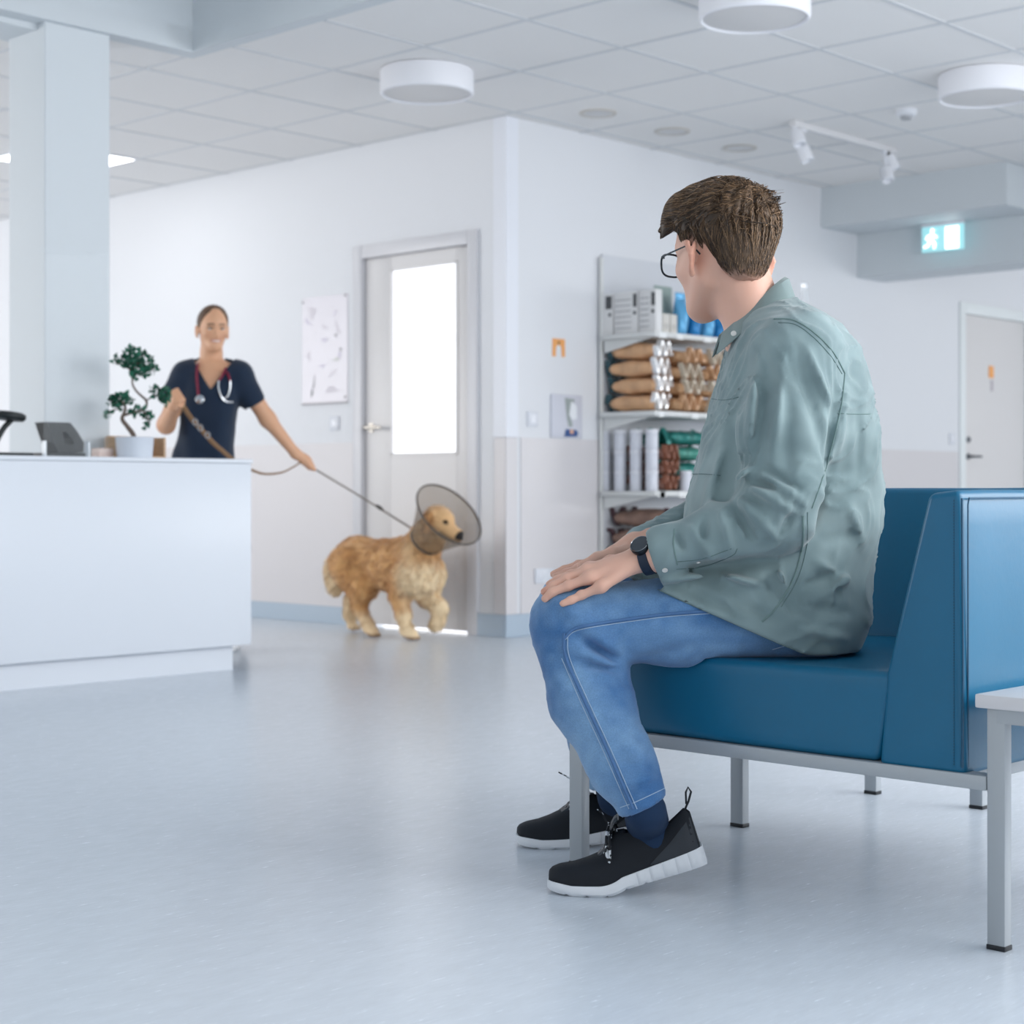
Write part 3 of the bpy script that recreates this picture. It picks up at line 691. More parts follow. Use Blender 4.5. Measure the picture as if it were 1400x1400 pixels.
Bd.chain([V3(1060, 470, 3.52), fSh, fEl, V3(890, 744, 3.61), fWr], [.06, .055, .044, .030, .027], .03)
for a in ((nHip, nKn, nAn), (fHip, fKn, fAn)): Bd.chain(list(a), [.075, .055, .028], .03)
def rest(p, r):            # bring a finger joint into contact with the denim along the cloth normal
    p = np.array(p, float)
    for _ in range(8):
        g = grad(J, p[None], .002)[0]; g /= np.linalg.norm(g)+1e-9; p = p-g*np.clip(J(p[None])[0]-r*.92, -.02, .02)
    return p
def hand(wr, mcps, tips, curl, rs, thumb, palm_k=.014):
    for (m, t, r, cu) in zip(mcps, tips, rs, curl):
        m = np.array(m); t = np.array(t); a = m+(t-m)*.46; b = m+(t-m)*.76
        a = rest(a, r); b = rest(b, r*.92); t = rest(t, r*.82)
        a = a+np.array([0, -.3, 1])*cu*.6; m2 = rest(m, r*1.25)*.35+m*.65
        finger(Bd, [m2, a, b, t], [r*1.08, r, r*.92, r*.80], .005)
        Bd.cone(wr+(m2-wr)*.15, m2, .017, r*1.2, palm_k)
        Bd.ell(m2+np.array([0, 0, .004]), (r*1.15, r*1.15, r*1.1), None, .006)
        Bd.ell(a+np.array([0, 0, .001]), (r*1.05, r*1.05, r*1.02), None, .004)
    th = [np.array(q) for q in thumb]; Bd.chain(th, [.014, .0125, .011, .009], .008)
# near (left) hand: index is the far finger, little finger the near one
hand(nWr, [V3(806, 773, 3.335), V3(803, 776, 3.312), V3(808, 785, 3.288), V3(823, 797, 3.266)],
     [V3(752, 800, 3.345), V3(741, 806, 3.322), V3(735, 810, 3.296), V3(766, 815, 3.258)], [.004, .006, .006, .004], [.0095, .0098, .0094, .0084],
     [V3(862, 764, 3.335), V3(835, 768, 3.362), V3(812, 778, 3.378), V3(796, 788, 3.383)])
# far (right) hand on the far knee: its thumb side faces us
hand(fWr, [V3(822, 756, 3.575), V3(818, 757, 3.598), V3(820, 760, 3.622), V3(824, 764, 3.645)],
     [V3(764, 778, 3.565), V3(757, 780, 3.592), V3(756, 784, 3.622), V3(764, 790, 3.650)], [.005, .006, .006, .004], [.0095, .0098, .0094, .0084],
     [V3(860, 752, 3.575), V3(838, 757, 3.555), V3(815, 764, 3.548), V3(795, 773, 3.545)])
sk = np.array(lin('#dcae9a')[:3]); skd = np.array(lin('#c98770')[:3])
fingt = [V3(735, 810, 3.296), V3(766, 815, 3.258), V3(741, 806, 3.322), V3(764, 778, 3.565)]
def bcol(p, P=HP, M=HM, s=hs, o=ho, lipc='#b9786c', browc='#4a372b', female=False):
    c = np.tile(sk, (len(p), 1)); q = ((p-o)@M.T)/s
    k = np.zeros(len(p))
    for t in fingt: k = np.maximum(k, .6*np.exp(-((p-t)**2).sum(1)/.012**2))
    k = np.maximum(k, .45*ss(np.abs(q[:, 1]), .078, .095)*(np.abs(q[:, 2]) < .04))
    k = np.clip(k+.10*vnoise(p, 45, 3), 0, 1); c = c+(skd-c)*k[:, None]
    lp = np.array(lin(lipc)[:3]); br = np.array(lin(browc)[:3]); w = .03 if female else .026
    lm = (q[:, 0] > .075)*np.exp(-((np.abs(q[:, 2]+.05)/.0075)**4))*np.exp(-(np.abs(q[:, 1])/w)**6); c = c+(lp-c)*(.75*lm)[:, None]
    bz = .033+.004*np.cos((np.abs(q[:, 1])-.03)*60)
    bm_ = (q[:, 0] > .045)*np.exp(-((q[:, 2]-bz)/.0042)**4)*ss(np.abs(q[:, 1]), .009, .014)*ss(-np.abs(q[:, 1]), -.052, -.044); c = c+(br-c)*(.85*bm_)[:, None]
    return c
Bd.post.append(lambda p, v: smax(v, -np.maximum(on_seat(p), p[:, 2]-(SEAT+.006)), .01))
VB = mesh_sdf(Bd, (-.06, 3.05, .06), (.80, 3.95, 1.48), .0042)
body = sdf_obj('body', VB, M_skin, man, org, bcol)
eyes(man, HP, HM, hs, org)
bvB = bvh_of(VB)
# finger nails on the near hand
# ---- shirt
S = Sdf()
rows = [(412, 1035, 1092, .06), (428, 1020, 1122, .10), (447, 1004, 1148, .145), (480, 994, 1172, .185), (540, 977, 1190, .208), (600, 961, 1200, .205), (660, 946, 1205, .198), (720, 932, 1203, .198), (780, 921, 1192, .21), (835, 925, 1183, .215), (900, 930, 1170, .21)]
zz = np.array([Z(r[0], 3.49) for r in rows])[::-1]; x0 = np.array([(r[1]-700)/FP*3.49 for r in rows])[::-1]; x1 = np.array([(r[2]-700)/FP*3.49 for r in rows])[::-1]; hw_ = np.array([r[3] for r in rows])[::-1]
def torso(p):
    z = np.clip(p[:, 2], zz[0], zz[-1]); a = (np.interp(z, zz, x1)-np.interp(z, zz, x0))/2; c = (np.interp(z, zz, x1)+np.interp(z, zz, x0))/2; b = np.interp(z, zz, hw_)
    x = p[:, 0]-c; y = p[:, 1]-3.49-.10*x
    q = (np.abs(x/a)**2.35+np.abs(y/b)**2.35)**(1/2.35); d = (q-1)*np.minimum(a, b)*.92
    return np.maximum(d, np.abs(p[:, 2]-z)) if False else smax(d, np.abs(p[:, 2]-(zz[0]+zz[-1])/2)-(zz[-1]-zz[0])/2, .03)
S.add(torso, ((x0.min()+x1.max())/2, 3.49, .8), .5, .02)
S.chain([V3(1075, 452, 3.45), V3(1092, 486, 3.335), V3(1076, 590, 3.285), V3(1072, 668, 3.265), V3(1062, 706, 3.265)], [.062, .080, .082, .074, .070], .03)
S.chain([V3(1062, 706, 3.265), V3(985, 733, 3.285), V3(912, 752, 3.305), V3(896, 757, 3.31)], [.068, .060, .045, .0425], .02)
S.chain([V3(1058, 450, 3.54), V3(1060, 484, 3.66), V3(1035, 590, 3.72), V3(1005, 690, 3.755)], [.062, .078, .078, .070], .03)
S.chain([V3(1005, 690, 3.755), V3(940, 728, 3.68), V3(880, 746, 3.615)], [.066, .055, .042], .02)
# drape over the lap
S.chain([V3(1110, 838, 3.40), V3(1000, 835, 3.385), V3(900, 838, 3.38)], [.112, .098, .093], .03); S.chain([V3(1100, 834, 3.60), V3(1000, 832, 3.615), V3(900, 834, 3.62)], [.112, .098, .092], .03)
S.cone(V3(1100, 825, 3.5), V3(900, 815, 3.5), .10, .08, .05)
sf = [ # elbow crumple
 ((1022, 640, 3.22), (1000, 662, 3.22), .010, .012), ((1018, 655, 3.21), (1062, 668, 3.20), .009, -.012), ((1030, 668, 3.20), (1085, 700, 3.19), .012, .010), ((1012, 672, 3.21), (1048, 690, 3.19), .009, -.010),
 ((1010, 682, 3.22), (1060, 735, 3.20), .011, .009), ((1003, 690, 3.22), (1030, 735, 3.21), .010, -.010), ((985, 700, 3.23), (1000, 750, 3.22), .011, .007), ((965, 710, 3.24), (960, 740, 3.23), .010, -.008),
 ((945, 722, 3.25), (975, 765, 3.24), .010, .006), ((925, 730, 3.26), (935, 750, 3.25), .009, -.006), ((1045, 640, 3.20), (1090, 670, 3.19), .012, -.008), ((1060, 655, 3.19), (1100, 690, 3.20), .012, .007), ((1088, 690, 3.2), (1065, 735, 3.2), .012, -.006),
 # upper sleeve long soft folds
 ((1035, 480, 3.24), (1020, 620, 3.22), .016, .008), ((1050, 470, 3.24), (1040, 610, 3.20), .014, -.007), ((1075, 470, 3.22), (1062, 600, 3.18), .016, .006), ((1095, 490, 3.21), (1125, 610, 3.20), .016, -.008), ((1105, 470, 3.22), (1150, 580, 3.22), .014, .006), ((1080, 520, 3.19), (1075, 660, 3.18), .018, -.004), ((1010, 560, 3.26), (1008, 640, 3.26), .012, .006),
 # armhole valley and back folds
 ((1152, 500, 3.24), (1128, 640, 3.25), .011, -.016), ((1140, 640, 3.26), (1110, 720, 3.27), .014, -.014), ((1165, 520, 3.27), (1150, 640, 3.27), .016, .004), ((1178, 560, 3.30), (1180, 650, 3.30), .013, -.007), ((1150, 650, 3.28), (1190, 640, 3.3), .014, -.006),
 ((1130, 740, 3.28), (1180, 730, 3.30), .016, -.006), ((1120, 770, 3.27), (1170, 800, 3.28), .015, .008), ((1105, 800, 3.27), (1160, 780, 3.28), .012, -.008), ((1110, 830, 3.27), (1165, 840, 3.28), .014, -.007), ((1130, 815, 3.26), (1185, 770, 3.30), .013, .006), ((1100, 860, 3.27), (1160, 875, 3.29), .012, .007),
 ((1165, 690, 3.29), (1195, 760, 3.32), .018, .006),
 # lap drape
 ((905, 795, 3.29), (985, 785, 3.26), .012, .008), ((985, 785, 3.26), (1040, 800, 3.26), .012, .010), ((950, 775, 3.28), (1060, 770, 3.25), .016, -.016), ((1060, 770, 3.25), (1075, 800, 3.26), .010, .008), ((1000, 815, 3.27), (1060, 850, 3.27), .014, -.004), ((935, 805, 3.29), (1010, 840, 3.28), .013, -.004), ((1040, 775, 3.25), (1085, 840, 3.27), .010, -.007),
 # chest
 ((1000, 500, 3.30), (985, 600, 3.33), .014, .006), ((985, 620, 3.33), (955, 720, 3.33), .016, .006), ((1005, 600, 3.30), (990, 690, 3.30), .016, -.010), ((975, 660, 3.32), (930, 745, 3.33), .012, -.006)]
S.post.append(folds([(a, b, w*.75, h) for a, b, w, h in sf], 2.7)); S.post.append(lambda p, v: v+.0035*vnoise(p, 16, 9)-.0045*(1-np.abs(vnoise(p*np.array([1.5, 1, .55])+.3*vnoise(p, 7, 3)[:, None], 15, 12)))**4+.0008*vnoise(p, 55, 7))
hemA = V3(877, 797, 3.30); hemB = V3(1095, 893, 3.30)
hn = np.array([-(hemB[2]-hemA[2]), 0, hemB[0]-hemA[0]]); hn = hn/np.linalg.norm(hn)      # points up
def hemcut(p, v):
    d = -((p-hemA)@hn)
    sleeve = ss(p[:, 2], .60, .63)*ss(-p[:, 0], -.36, -.30)   # the sleeves and cuffs run on past the hem line
    d = d-.5*(sleeve > .02)
    v = smax(v, d, .004)
    v = smax(v, (SEAT+.006)-p[:, 2], .01)
    ax = (V3(896, 757, 3.31)-V3(912, 752, 3.305)); ax = ax/np.linalg.norm(ax)
    dn = (p-V3(893, 757, 3.311))@ax; m = np.sqrt(((p-V3(889, 758, 3.312))**2).sum(1)) < .07
    v = np.where(m, smax(v, dn, .003), v)
    return v
S.post.append(hemcut); S.post.append(press)
def neckhole(p, v):
    a = V3(1030, 440, 3.49); b = V3(1005, 350, 3.49); ab = b-a; t = np.clip((p-a)@ab/(ab@ab), -.1, 1.5); q = p-a-t[:, None]*ab
    return smax(v, -np.maximum(np.sqrt((q*q).sum(1))-.066, Z(457, 3.49)-p[:, 2]), .006)
S.post.append(neckhole)
def scol(p):
    b = np.array(lin('#6f8487')[:3]); l = np.array(lin('#90a4a6')[:3]); k = np.clip(.4+.4*vnoise(p, 9, 6)+.3*vnoise(p, 34, 2), 0, 1)
    return b+(l-b)*k[:, None]
VS = mesh_sdf(S, (.15, 3.1, .44), (.82, 3.9, 1.25), .0062)
sh = sdf_obj('shirt', VS, M_shirt, man, org, scol)
bvS = bvh_of(VS)
M_seam = mat('shirt_seam', '#718887', rough=.85, bump=.5, bscale=300, bdist=.001); M_thr = mat('shirt_thread', '#62797a', rough=.9)
for pts, r in (([(1058, 436), (1085, 438), (1112, 454), (1138, 480), (1155, 510)], .0022), ([(1155, 510), (1151, 550), (1140, 600), (1126, 650), (1110, 695)], .0020),
               ([(1098, 705), (1097, 745), (1085, 790), (1062, 830), (1042, 850)], .0028), ([(922, 723), (921, 745), (926, 772)], .0020), ([(1145, 565), (1170, 566), (1192, 566)], .0014)):
    q = on_surf(bvS, pts, .0003)
    if len(q) > 2: f = MB(); f.tube(shift(q), r*.75, 6); f.build('seam', M_seam, sh)
for pts in ([(970, 545), (990, 547), (1010, 543)], [(935, 649), (960, 648), (985, 650)], [(925, 778), (960, 775), (1000, 760), (1008, 750)], [(925, 768), (960, 764), (1000, 750)], [(1064, 441), (1088, 444), (1112, 461), (1136, 487), (1151, 511)], [(885, 799), (940, 825), (1000, 852), (1060, 878), (1088, 889)], [(1104, 700), (1103, 745), (1091, 790), (1068, 830)]):
    q = on_surf(bvS, pts, .0004)
    if len(q) > 2: f = MB(); f.tube(shift(q), .0008, 5); f.build('stitching', M_thr, sh)
M_btn = mat('shirt_button', '#d9d8d4', rough=.3)
def button(bv, px, py, r, parent):
    h, n = cast(bv, px, py, .0008)
    if h is None: return
    f = MB(); f.lathe([(.0003, 0), (r, 0), (r*1.02, .0012), (r*.8, .0018), (r*.7, .0012), (.0003, .0012)], tuple(np.array(h)-org), 18, tuple(n)); f.build('button', M_btn, parent)
button(bvS, 909, 779, .0055, sh); button(bvS, 955, 768, .004, sh)
# collar: a stand around the neck with folded leaves
f = MB(); ringA = []; ringB = []; ringC = []; n = 44
cc = V3(1030, 428, 3.49); zb_, zf_ = Z(381, 3.49), Z(459, 3.49); lb_, lfz = Z(411, 3.49), Z(490, 3.49)
for i in range(n+1):
    a = -PI*.88+2*PI*.88*i/n
    dx, dy = math.cos(a), math.sin(a); fr = (1-dx)/2; fe = fr**1.15          # 0 back .. 1 front
    sidez = .010*(1-abs(dx))
    zt_ = zb_+(zf_-zb_)*fe; zl_ = lb_+(lfz-lb_)*fe
    B3 = lambda r1, r2, z: np.array([cc[0]+dx*r1, cc[1]+dy*r2, z])
    ringA.append(B3(.060, .062, zt_-.03)-org); ringB.append(B3(.064, .066, zt_)-org)
    ringC.append((B3(.072, .074, zt_-.002), B3(.086, .098, zl_+sidez)))
rings = []
for i in range(n+1):
    m, l = ringC[i]; rings.append([tuple(ringA[i]), tuple(ringB[i]), tuple(ringB[i]+np.array([0, 0, .003])), tuple(m-org+np.array([0, 0, .001])), tuple(l-org), tuple(l-org-(l-m)*.03-np.array([0, 0, .003])), tuple(m-org-np.array([0, 0, .012]))])
f.loft(rings); cl = f.build('collar', M_shirt, sh)
at_ = cl.data.color_attributes.new('Col', 'FLOAT_COLOR', 'POINT'); at_.data.foreach_set('color', list(lin('#768888'))*len(cl.data.vertices))
f = MB(); f.lathe([(.0003, 0), (.0055, 0), (.0056, .0012), (.0044, .0018), (.0038, .0012), (.0003, .0012)], tuple(V3(1003, 456, 3.393)-org), 18, (-.35, -1, .35)); f.build('collar_button', M_btn, cl)
# ---- watch
wv = (nWr-V3(905, 756, 3.30)); wv = wv/np.linalg.norm(wv); wc = V3(886, 762, 3.312)
f = MB(); ring = []; up = np.array([0, -.35, .94]); up = up-wv*(up@wv); up /= np.linalg.norm(up); sd = np.cross(wv, up)
for i in range(40):
    a = 2*PI*i/40; c = wc+(up*math.cos(a)*.0325+sd*math.sin(a)*.0345); o = up*math.cos(a)+sd*math.sin(a)
    ring.append([tuple(c-wv*.010-o*.001-org), tuple(c-wv*.009+o*.0015-org), tuple(c+wv*.009+o*.0015-org), tuple(c+wv*.010-o*.001-org)])
f.loft(ring, closed=True); wt = f.build('watch_strap', mat('navy_rubber', '#142236', rough=.55), man)
wt.name = 'watch'; wt['label'] = 'dark sports watch on the near wrist'
fn = (up*.62-sd*-.0+np.array([-.25, -.62, .2])*.5); fn = up*.88+sd*(.47 if (sd@np.array([0, -1, 0])) > 0 else -.47); fn /= np.linalg.norm(fn); fc = wc+fn*.034
f = MB(); f.lathe([(.0003, -.004), (.0195, -.004), (.0205, 0), (.0205, .006), (.019, .008)], tuple(fc-org), 40, tuple(fn)); cs = f.build('case', mat('watch_case', '#2a2f35', rough=.3, metal=.8), wt)
f = MB(); f.lathe([(.0192, .0075), (.0185, .0088), (.0176, .0075)], tuple(fc-org), 40, tuple(fn), cap=False); f.build('bezel', mat('watch_bezel', '#8d9397', rough=.2, metal=1), wt)
f = MB(); f.lathe([(.0178, .0074), (.017, .0082), (.0003, .0084)], tuple(fc-org), 40, tuple(fn), cap=False); f.build('dial', mat('watch_glass', '#0e1a26', rough=.05, coat=1), wt)
# ---- glasses
gl = MB(); gp = lambda x, y, z: HP(x, y, z)-org
M_gf = mat('dark_frame', '#1c2a33', rough=.25)
rim_obj = MB()
for s in (1, -1):
    pts = []
    for i in range(33):
        a = 2*PI*i/32; cx, cz = math.cos(a), math.sin(a); rr = 1/((abs(cx)**3+abs(cz)**3)**(1/3))
        y = s*(.037)+cx*rr*.0265; z = .008+cz*rr*.022; pts.append(gp(.116-.12*abs(y)**1.6*2.2, y, z))
    rim_obj.tube(pts, .0022, 7)
rim_obj.tube([gp(.115, .011, .016), gp(.118, 0, .019), gp(.115, -.011, .016)], .002, 7)
gs = rim_obj.build('glasses', M_gf, man, label='dark framed glasses')
for s in (1, -1):
    f = MB(); f.tube([gp(.104, s*.064, .020), gp(.096, s*.072, .020)], .0028, 7); f.tube([gp(.098, s*.073, .020), gp(.06, s*.080, .022), gp(.012, s*.083, .026), gp(-.008, s*.084, .024), gp(-.03, s*.084, .004)], [.0022, .0018, .0016, .0016, .002], 7); f.build('temple', M_gf, gs)
    f = MB(); pts = []
    for i in range(32):
        a = 2*PI*i/32; cx, cz = math.cos(a), math.sin(a); rr = 1/((abs(cx)**3+abs(cz)**3)**(1/3)); y = s*.037+cx*rr*.0255; z = .008+cz*rr*.021; pts.append((y, z))
    A = [tuple(gp(.1155-.12*abs(y)**1.6*2.2, y, z)) for y, z in pts]; B = [tuple(gp(.1170-.12*abs(y)**1.6*2.2, y, z)) for y, z in pts]; f.loft([A, B]); f.build('glasses_lens', mat('lens_glass', '#ffffff', rough=.0, trans=1, ior=1.12), gs)
# ---- hair volumes and strands
def strands(Sd, bv, P, M, sc, crown, roots, dirfn, n_seg, seg, r0, m, name, parent, org, seed, tone, lift=.0015, k=4):
    rg = np.random.default_rng(seed); vs = []; fs = []; cols = []; f = lambda x: Sd(x, .2)
    p = np.array(roots); n = len(p); path = [p.copy()]
    jit = rg.normal(0, .16, (n, 3)); L = rg.uniform(.6, 1.25, n)
    for i in range(n_seg):
        g = grad(f, p, .002); g /= np.linalg.norm(g, axis=1)[:, None]+1e-9
        d = dirfn(p)+jit; d = d-g*(d*g).sum(1)[:, None]; d /= np.linalg.norm(d, axis=1)[:, None]+1e-9
        p = p+d*(seg*L)[:, None]; v = f(p); g = grad(f, p, .002); p = p-g*(v-lift*(1+i*.15/n_seg))[:, None]; path.append(p.copy())
    path = np.array(path); ns = len(path)
    for j in range(n):
        base = len(vs); c = tone(rg, path[0][j])
        for i in range(ns):
            t = path[min(i+1, ns-1)][j]-path[max(i-1, 0)][j]; t /= np.linalg.norm(t)+1e-9
            a = np.cross(t, [.3, .5, .8]); a /= np.linalg.norm(a); b = np.cross(t, a); r = r0*(1-.85*(i/(ns-1))**1.5)
            for q in range(3):
                th = 2*PI*q/3; vs.append(path[i][j]+(a*math.cos(th)+b*math.sin(th))*r-org); cols.append(c)
        for i in range(ns-1):
            for q in range(3): fs.append((base+i*3+q, base+i*3+(q+1) % 3, base+(i+1)*3+(q+1) % 3, base+(i+1)*3+q))
    me = bpy.data.meshes.new(name); me.from_pydata([tuple(v) for v in vs], [], fs); me.update(); me.polygons.foreach_set('use_smooth', [True]*len(fs))
    at_ = me.color_attributes.new('Col', 'FLOAT_COLOR', 'POINT'); at_.data.foreach_set('color', np.array([list(c)+[1] for c in cols], 'f').ravel())
    o = bpy.data.objects.new(name, me); col.objects.link(o); me.materials.append(m)
    if parent is not None: o.parent = parent
    return o
M_hair = mat('brown_hair', '#4b3a2c', rough=.5, spec=.4, attr='Col')
Hs = Sdf()
def HE(x, y, z, a, b, c, k=.015, op='u'): Hs.ell(HP(x, y, z), np.array([a, b, c])*hs, HM, k*hs, op)
HE(-.008, 0, .058, .100, .086, .094, .02); HE(.02, 0, .090, .085, .070, .062, .03); HE(-.048, 0, .06, .058, .076, .075, .03); HE(-.06, 0, .0, .052, .064, .07, .03)
HE(.072, 0, .116, .044, .058, .030, .03)
Hs.cone(HP(.085, .03, .108), HP(.130, .012, .094), .022*hs, .009*hs, .02); Hs.cone(HP(.085, -.03, .108), HP(.126, -.025, .096), .022*hs, .009*hs, .02); Hs.cone(HP(.09, 0, .116), HP(.132, .0, .108), .022*hs, .009*hs, .02); Hs.cone(HP(.068, .045, .105), HP(.116, .060, .074), .028*hs, .006*hs, .012); Hs.cone(HP(.06, .05, .11), HP(.134, .046, .080), .026*hs, .005*hs, .012); Hs.cone(HP(.06, .03, .115), HP(.140, .028, .096), .024*hs, .005*hs, .012); Hs.cone(HP(.07, .05, .10), HP(.106, .066, .058), .024*hs, .005*hs, .012)
hx = np.array([-.2, -.085, -.06, -.035, -.018, .0, .012, .026, .034, .05, .075, .12]); hz = np.array([-.048, -.050, -.046, -.026, .006, .030, .026, .004, .012, .055, .070, .040])
def hairline(p, v):
    q = ((p-ho)@HM.T)/hs
    taper = np.interp(q[:, 2], [-.06, -.02, .03, .07], [.017, .013, .006, 0]); v = v+taper*hs
    return smax(v, (np.interp(q[:, 0], hx, hz)-q[:, 2])*hs+.004*hs*vnoise(p, 110, 6), .008)
Hs.post.append(hairline)
def dirh(p):
    q = ((p-ho)@HM.T)/hs; c = np.array([-.075, -.01, .118]); d = q-c
    top = ss(q[:, 2], .045, .09)
    D = d/np.linalg.norm(d, axis=1)[:, None]; D = D+np.array([.9, -.15, .15])*top[:, None]+np.array([-.35, 0, -.9])*(1-top)[:, None]
    D = D+np.array([0, 0, .25])*(q[:, 0] > .07)[:, None]
    return D@HM
def hstreak(p, v):
    q = ((p-ho)@HM.T)/hs; c = np.array([-.075, -.01, .118]); d = q-c
    az = np.arctan2(d[:, 1], d[:, 0])*14; rr = np.linalg.norm(d, axis=1)
    w = vnoise(np.stack([az, rr*22, az*0], 1), 1.0, 3)
    return v+.0060*w*ss(q[:, 2], .0, .06)+.0012*w
Hs.post.append(hstreak)
VH = mesh_sdf(Hs, ho-.19, ho+.22, .0045)
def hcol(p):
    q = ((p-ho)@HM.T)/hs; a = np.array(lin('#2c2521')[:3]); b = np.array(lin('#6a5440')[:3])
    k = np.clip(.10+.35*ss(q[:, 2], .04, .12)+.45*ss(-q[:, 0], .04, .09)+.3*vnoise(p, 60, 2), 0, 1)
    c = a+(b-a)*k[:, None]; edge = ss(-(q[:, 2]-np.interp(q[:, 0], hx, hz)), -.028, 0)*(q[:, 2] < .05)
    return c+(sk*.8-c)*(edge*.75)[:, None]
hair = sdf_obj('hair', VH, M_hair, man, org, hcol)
pool = VH[0]; qq = ((pool-ho)@HM.T)/hs; ok = (qq[:, 2] > np.interp(qq[:, 0], hx, hz)+.014); pool = pool[ok]; qq = qq[ok]
rg = np.random.default_rng(5)
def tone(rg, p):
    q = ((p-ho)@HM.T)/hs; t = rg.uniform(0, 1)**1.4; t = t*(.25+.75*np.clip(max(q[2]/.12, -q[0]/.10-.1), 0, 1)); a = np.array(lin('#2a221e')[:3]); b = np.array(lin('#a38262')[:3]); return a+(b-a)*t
up_ = pool[qq[ok[ok]][:, 2] > .04] if False else pool[qq[:, 2] > .035]; lo_ = pool[qq[:, 2] <= .06]
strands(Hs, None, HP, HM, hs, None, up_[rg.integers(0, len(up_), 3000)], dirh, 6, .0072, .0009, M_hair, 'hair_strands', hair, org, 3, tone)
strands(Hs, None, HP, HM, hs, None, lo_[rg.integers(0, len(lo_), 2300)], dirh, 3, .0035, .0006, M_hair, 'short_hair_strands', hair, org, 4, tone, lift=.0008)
# ---- socks and trainers
M_upper = mat('black_knit', '#0d141e', rough=.75, bump=.4, bscale=1400, bdist=.0005); M_sole = mat('white_foam_sole', '#dfe3e8', rough=.5, bump=.05, bscale=300)
M_over = mat('black_overlay', '#19232e', rough=.4)
ST = np.array([0, .008, .022, .045, .075, .105, .135, .165, .195, .225, .255, .285, .306, .318])
WD = np.array([.012, .028, .039, .046, .050, .0505, .047, .043, .0395, .038, .037, .0345, .028, .016])
TP = np.array([.030, .040, .048, .056, .066, .080, .096, .108, .104, .092, .090, .106, .118, .100])
def make_shoe(parent, toe, heading, bend, name, knotside, label=None, piv=.105, pitch=0, L=1.0):
    """toe: view-aligned floor point, heading: unit vector toe->heel on the floor, bend: heel lift angle at the ball"""
    hd = np.array([heading[0], heading[1], 0.]); hd /= np.linalg.norm(hd); sd = np.array([-hd[1], hd[0], 0.])
    def T(s, y, z):
        s = s*L; x = s
        if s > piv:
            a = bend*min(1, (s-piv)/.05); m = piv; x = m+(s-m)*math.cos(a)-z*math.sin(a); z = (s-m)*math.sin(a)+z*math.cos(a)
        else: z = z+max(0, (.05-s))*.16
        return tuple(np.asarray(toe)+hd*x+sd*y+np.array([0, 0, z])-org)
    g = lambda a, s: float(np.interp(s, ST, a))
    xs = np.linspace(0, .318, 74)
    f = MB(); rings = []
    for i, s in enumerate(xs):          # sole
        w = g(WD, s)+.0035; th = float(np.interp(s, [0, .02, .1, .2, .318], [.018, .020, .022, .028, .036])); notch = .0042 if (s > .165 and (i % 6 == 0)) else 0
        lo = .002 if (i % 9 == 0 and s < .2) else 0
        rings.append([T(s, -w*.86, lo), T(s, -w+notch, .006), T(s, -w-.0015+notch, th*.6), T(s, -w+.001, th), T(s, w-.001, th), T(s, w+.0015-notch, th*.6), T(s, w-notch, .006), T(s, w*.86, lo)])
    f.loft(rings); sole = f.build('sole', M_sole, parent)
    f = MB(); rings = []; xs2 = np.linspace(.003, .314, 60); NN = 20
    for s in xs2:
        w = g(WD, s); th = float(np.interp(s, [0, .02, .1, .2, .318], [.018, .020, .022, .028, .036]))-.003; tp = g(TP, s); R = []
        for j in range(NN):
            a = PI*j/(NN-1); e = float(np.interp(s, [0, .1, .18, .318], [.75, .8, .62, .6])); cy = math.cos(a); cz = math.sin(a)
            y = w*math.copysign(abs(cy)**e, cy)*(1-.32*cz*float(np.interp(s, [.1, .17, .318], [0, 1, 1]))); z = th+(tp-th)*(cz**.85)
            if s > .185 and cz > .93: z = min(z, tp-.02-.02*(s < .29))
            R.append(T(s, y, z))
        rings.append(R)
    f.loft(rings); up = f.build('shoe_upper', M_upper, parent)
    # heel overlay, tongue, pull tab, laces
    for sgn in (-1, 1):
        P = []
        for i in range(9):
            s = .215+.097*i/8; row = []
            for j in range(7):
                zt = float(np.interp(i/8, [0, .5, 1], [.034, .062, .095])); th = .032; z = th+(zt-th)*j/6; w = g(WD, s); tp = g(TP, s); k = np.clip((z-th)/(tp-th), 0, 1)
                cz = k**(1/.85); cy = math.sqrt(max(0, 1-cz*cz)); y = sgn*(w*(abs(cy)**.6)*(1-.32*cz)+.0012); row.append(T(s, y, z))
            P.append(row)
        f = MB(); f.grid(P); f.build('heel_overlay', M_over, up)
    f = MB(); f.loft([[T(s, y, z+dz) for y, dz in ((-.022, 0), (-.018, .006), (0, .009), (.018, .006), (.022, 0), (0, -.003))] for s, z in ((.098, .070), (.12, .083), (.14, .097), (.158, .112), (.172, .126), (.178, .128))]); f.build('tongue', M_over, up)
    f = MB(); f.tube([T(.306, 0, .108), T(.318, 0, .122), T(.328, 0, .138), T(.325, 0, .148), T(.318, 0, .140), T(.312, 0, .118)], .0022, 6); f.build('pull_tab', mat('tab_black', '#12181f', rough=.6), up)
    f = MB()
    for k in range(5):
        s = .102+.014*k; z = .079+.0095*k
        f.tube(bez([T(s, -.024, z-.012), T(s+.004, -.01, z+.001), T(s+.009, .01, z+.004), T(s+.011, .024, z-.008)], 4), .0026, 6)
        f.tube(bez([T(s, .024, z-.012), T(s+.004, .01, z+.0015), T(s+.009, -.01, z+.005), T(s+.011, -.024, z-.008)], 4), .0026, 6)
    sgn = knotside
    f.tube(bez([T(.158, 0, .122), T(.145, sgn*.03, .112), T(.132, sgn*.048, .080), T(.130, sgn*.054, .048), T(.142, sgn*.055, .040), T(.150, sgn*.052, .062), T(.158, sgn*.035, .105), T(.160, 0, .122)], 6), .0027, 6)
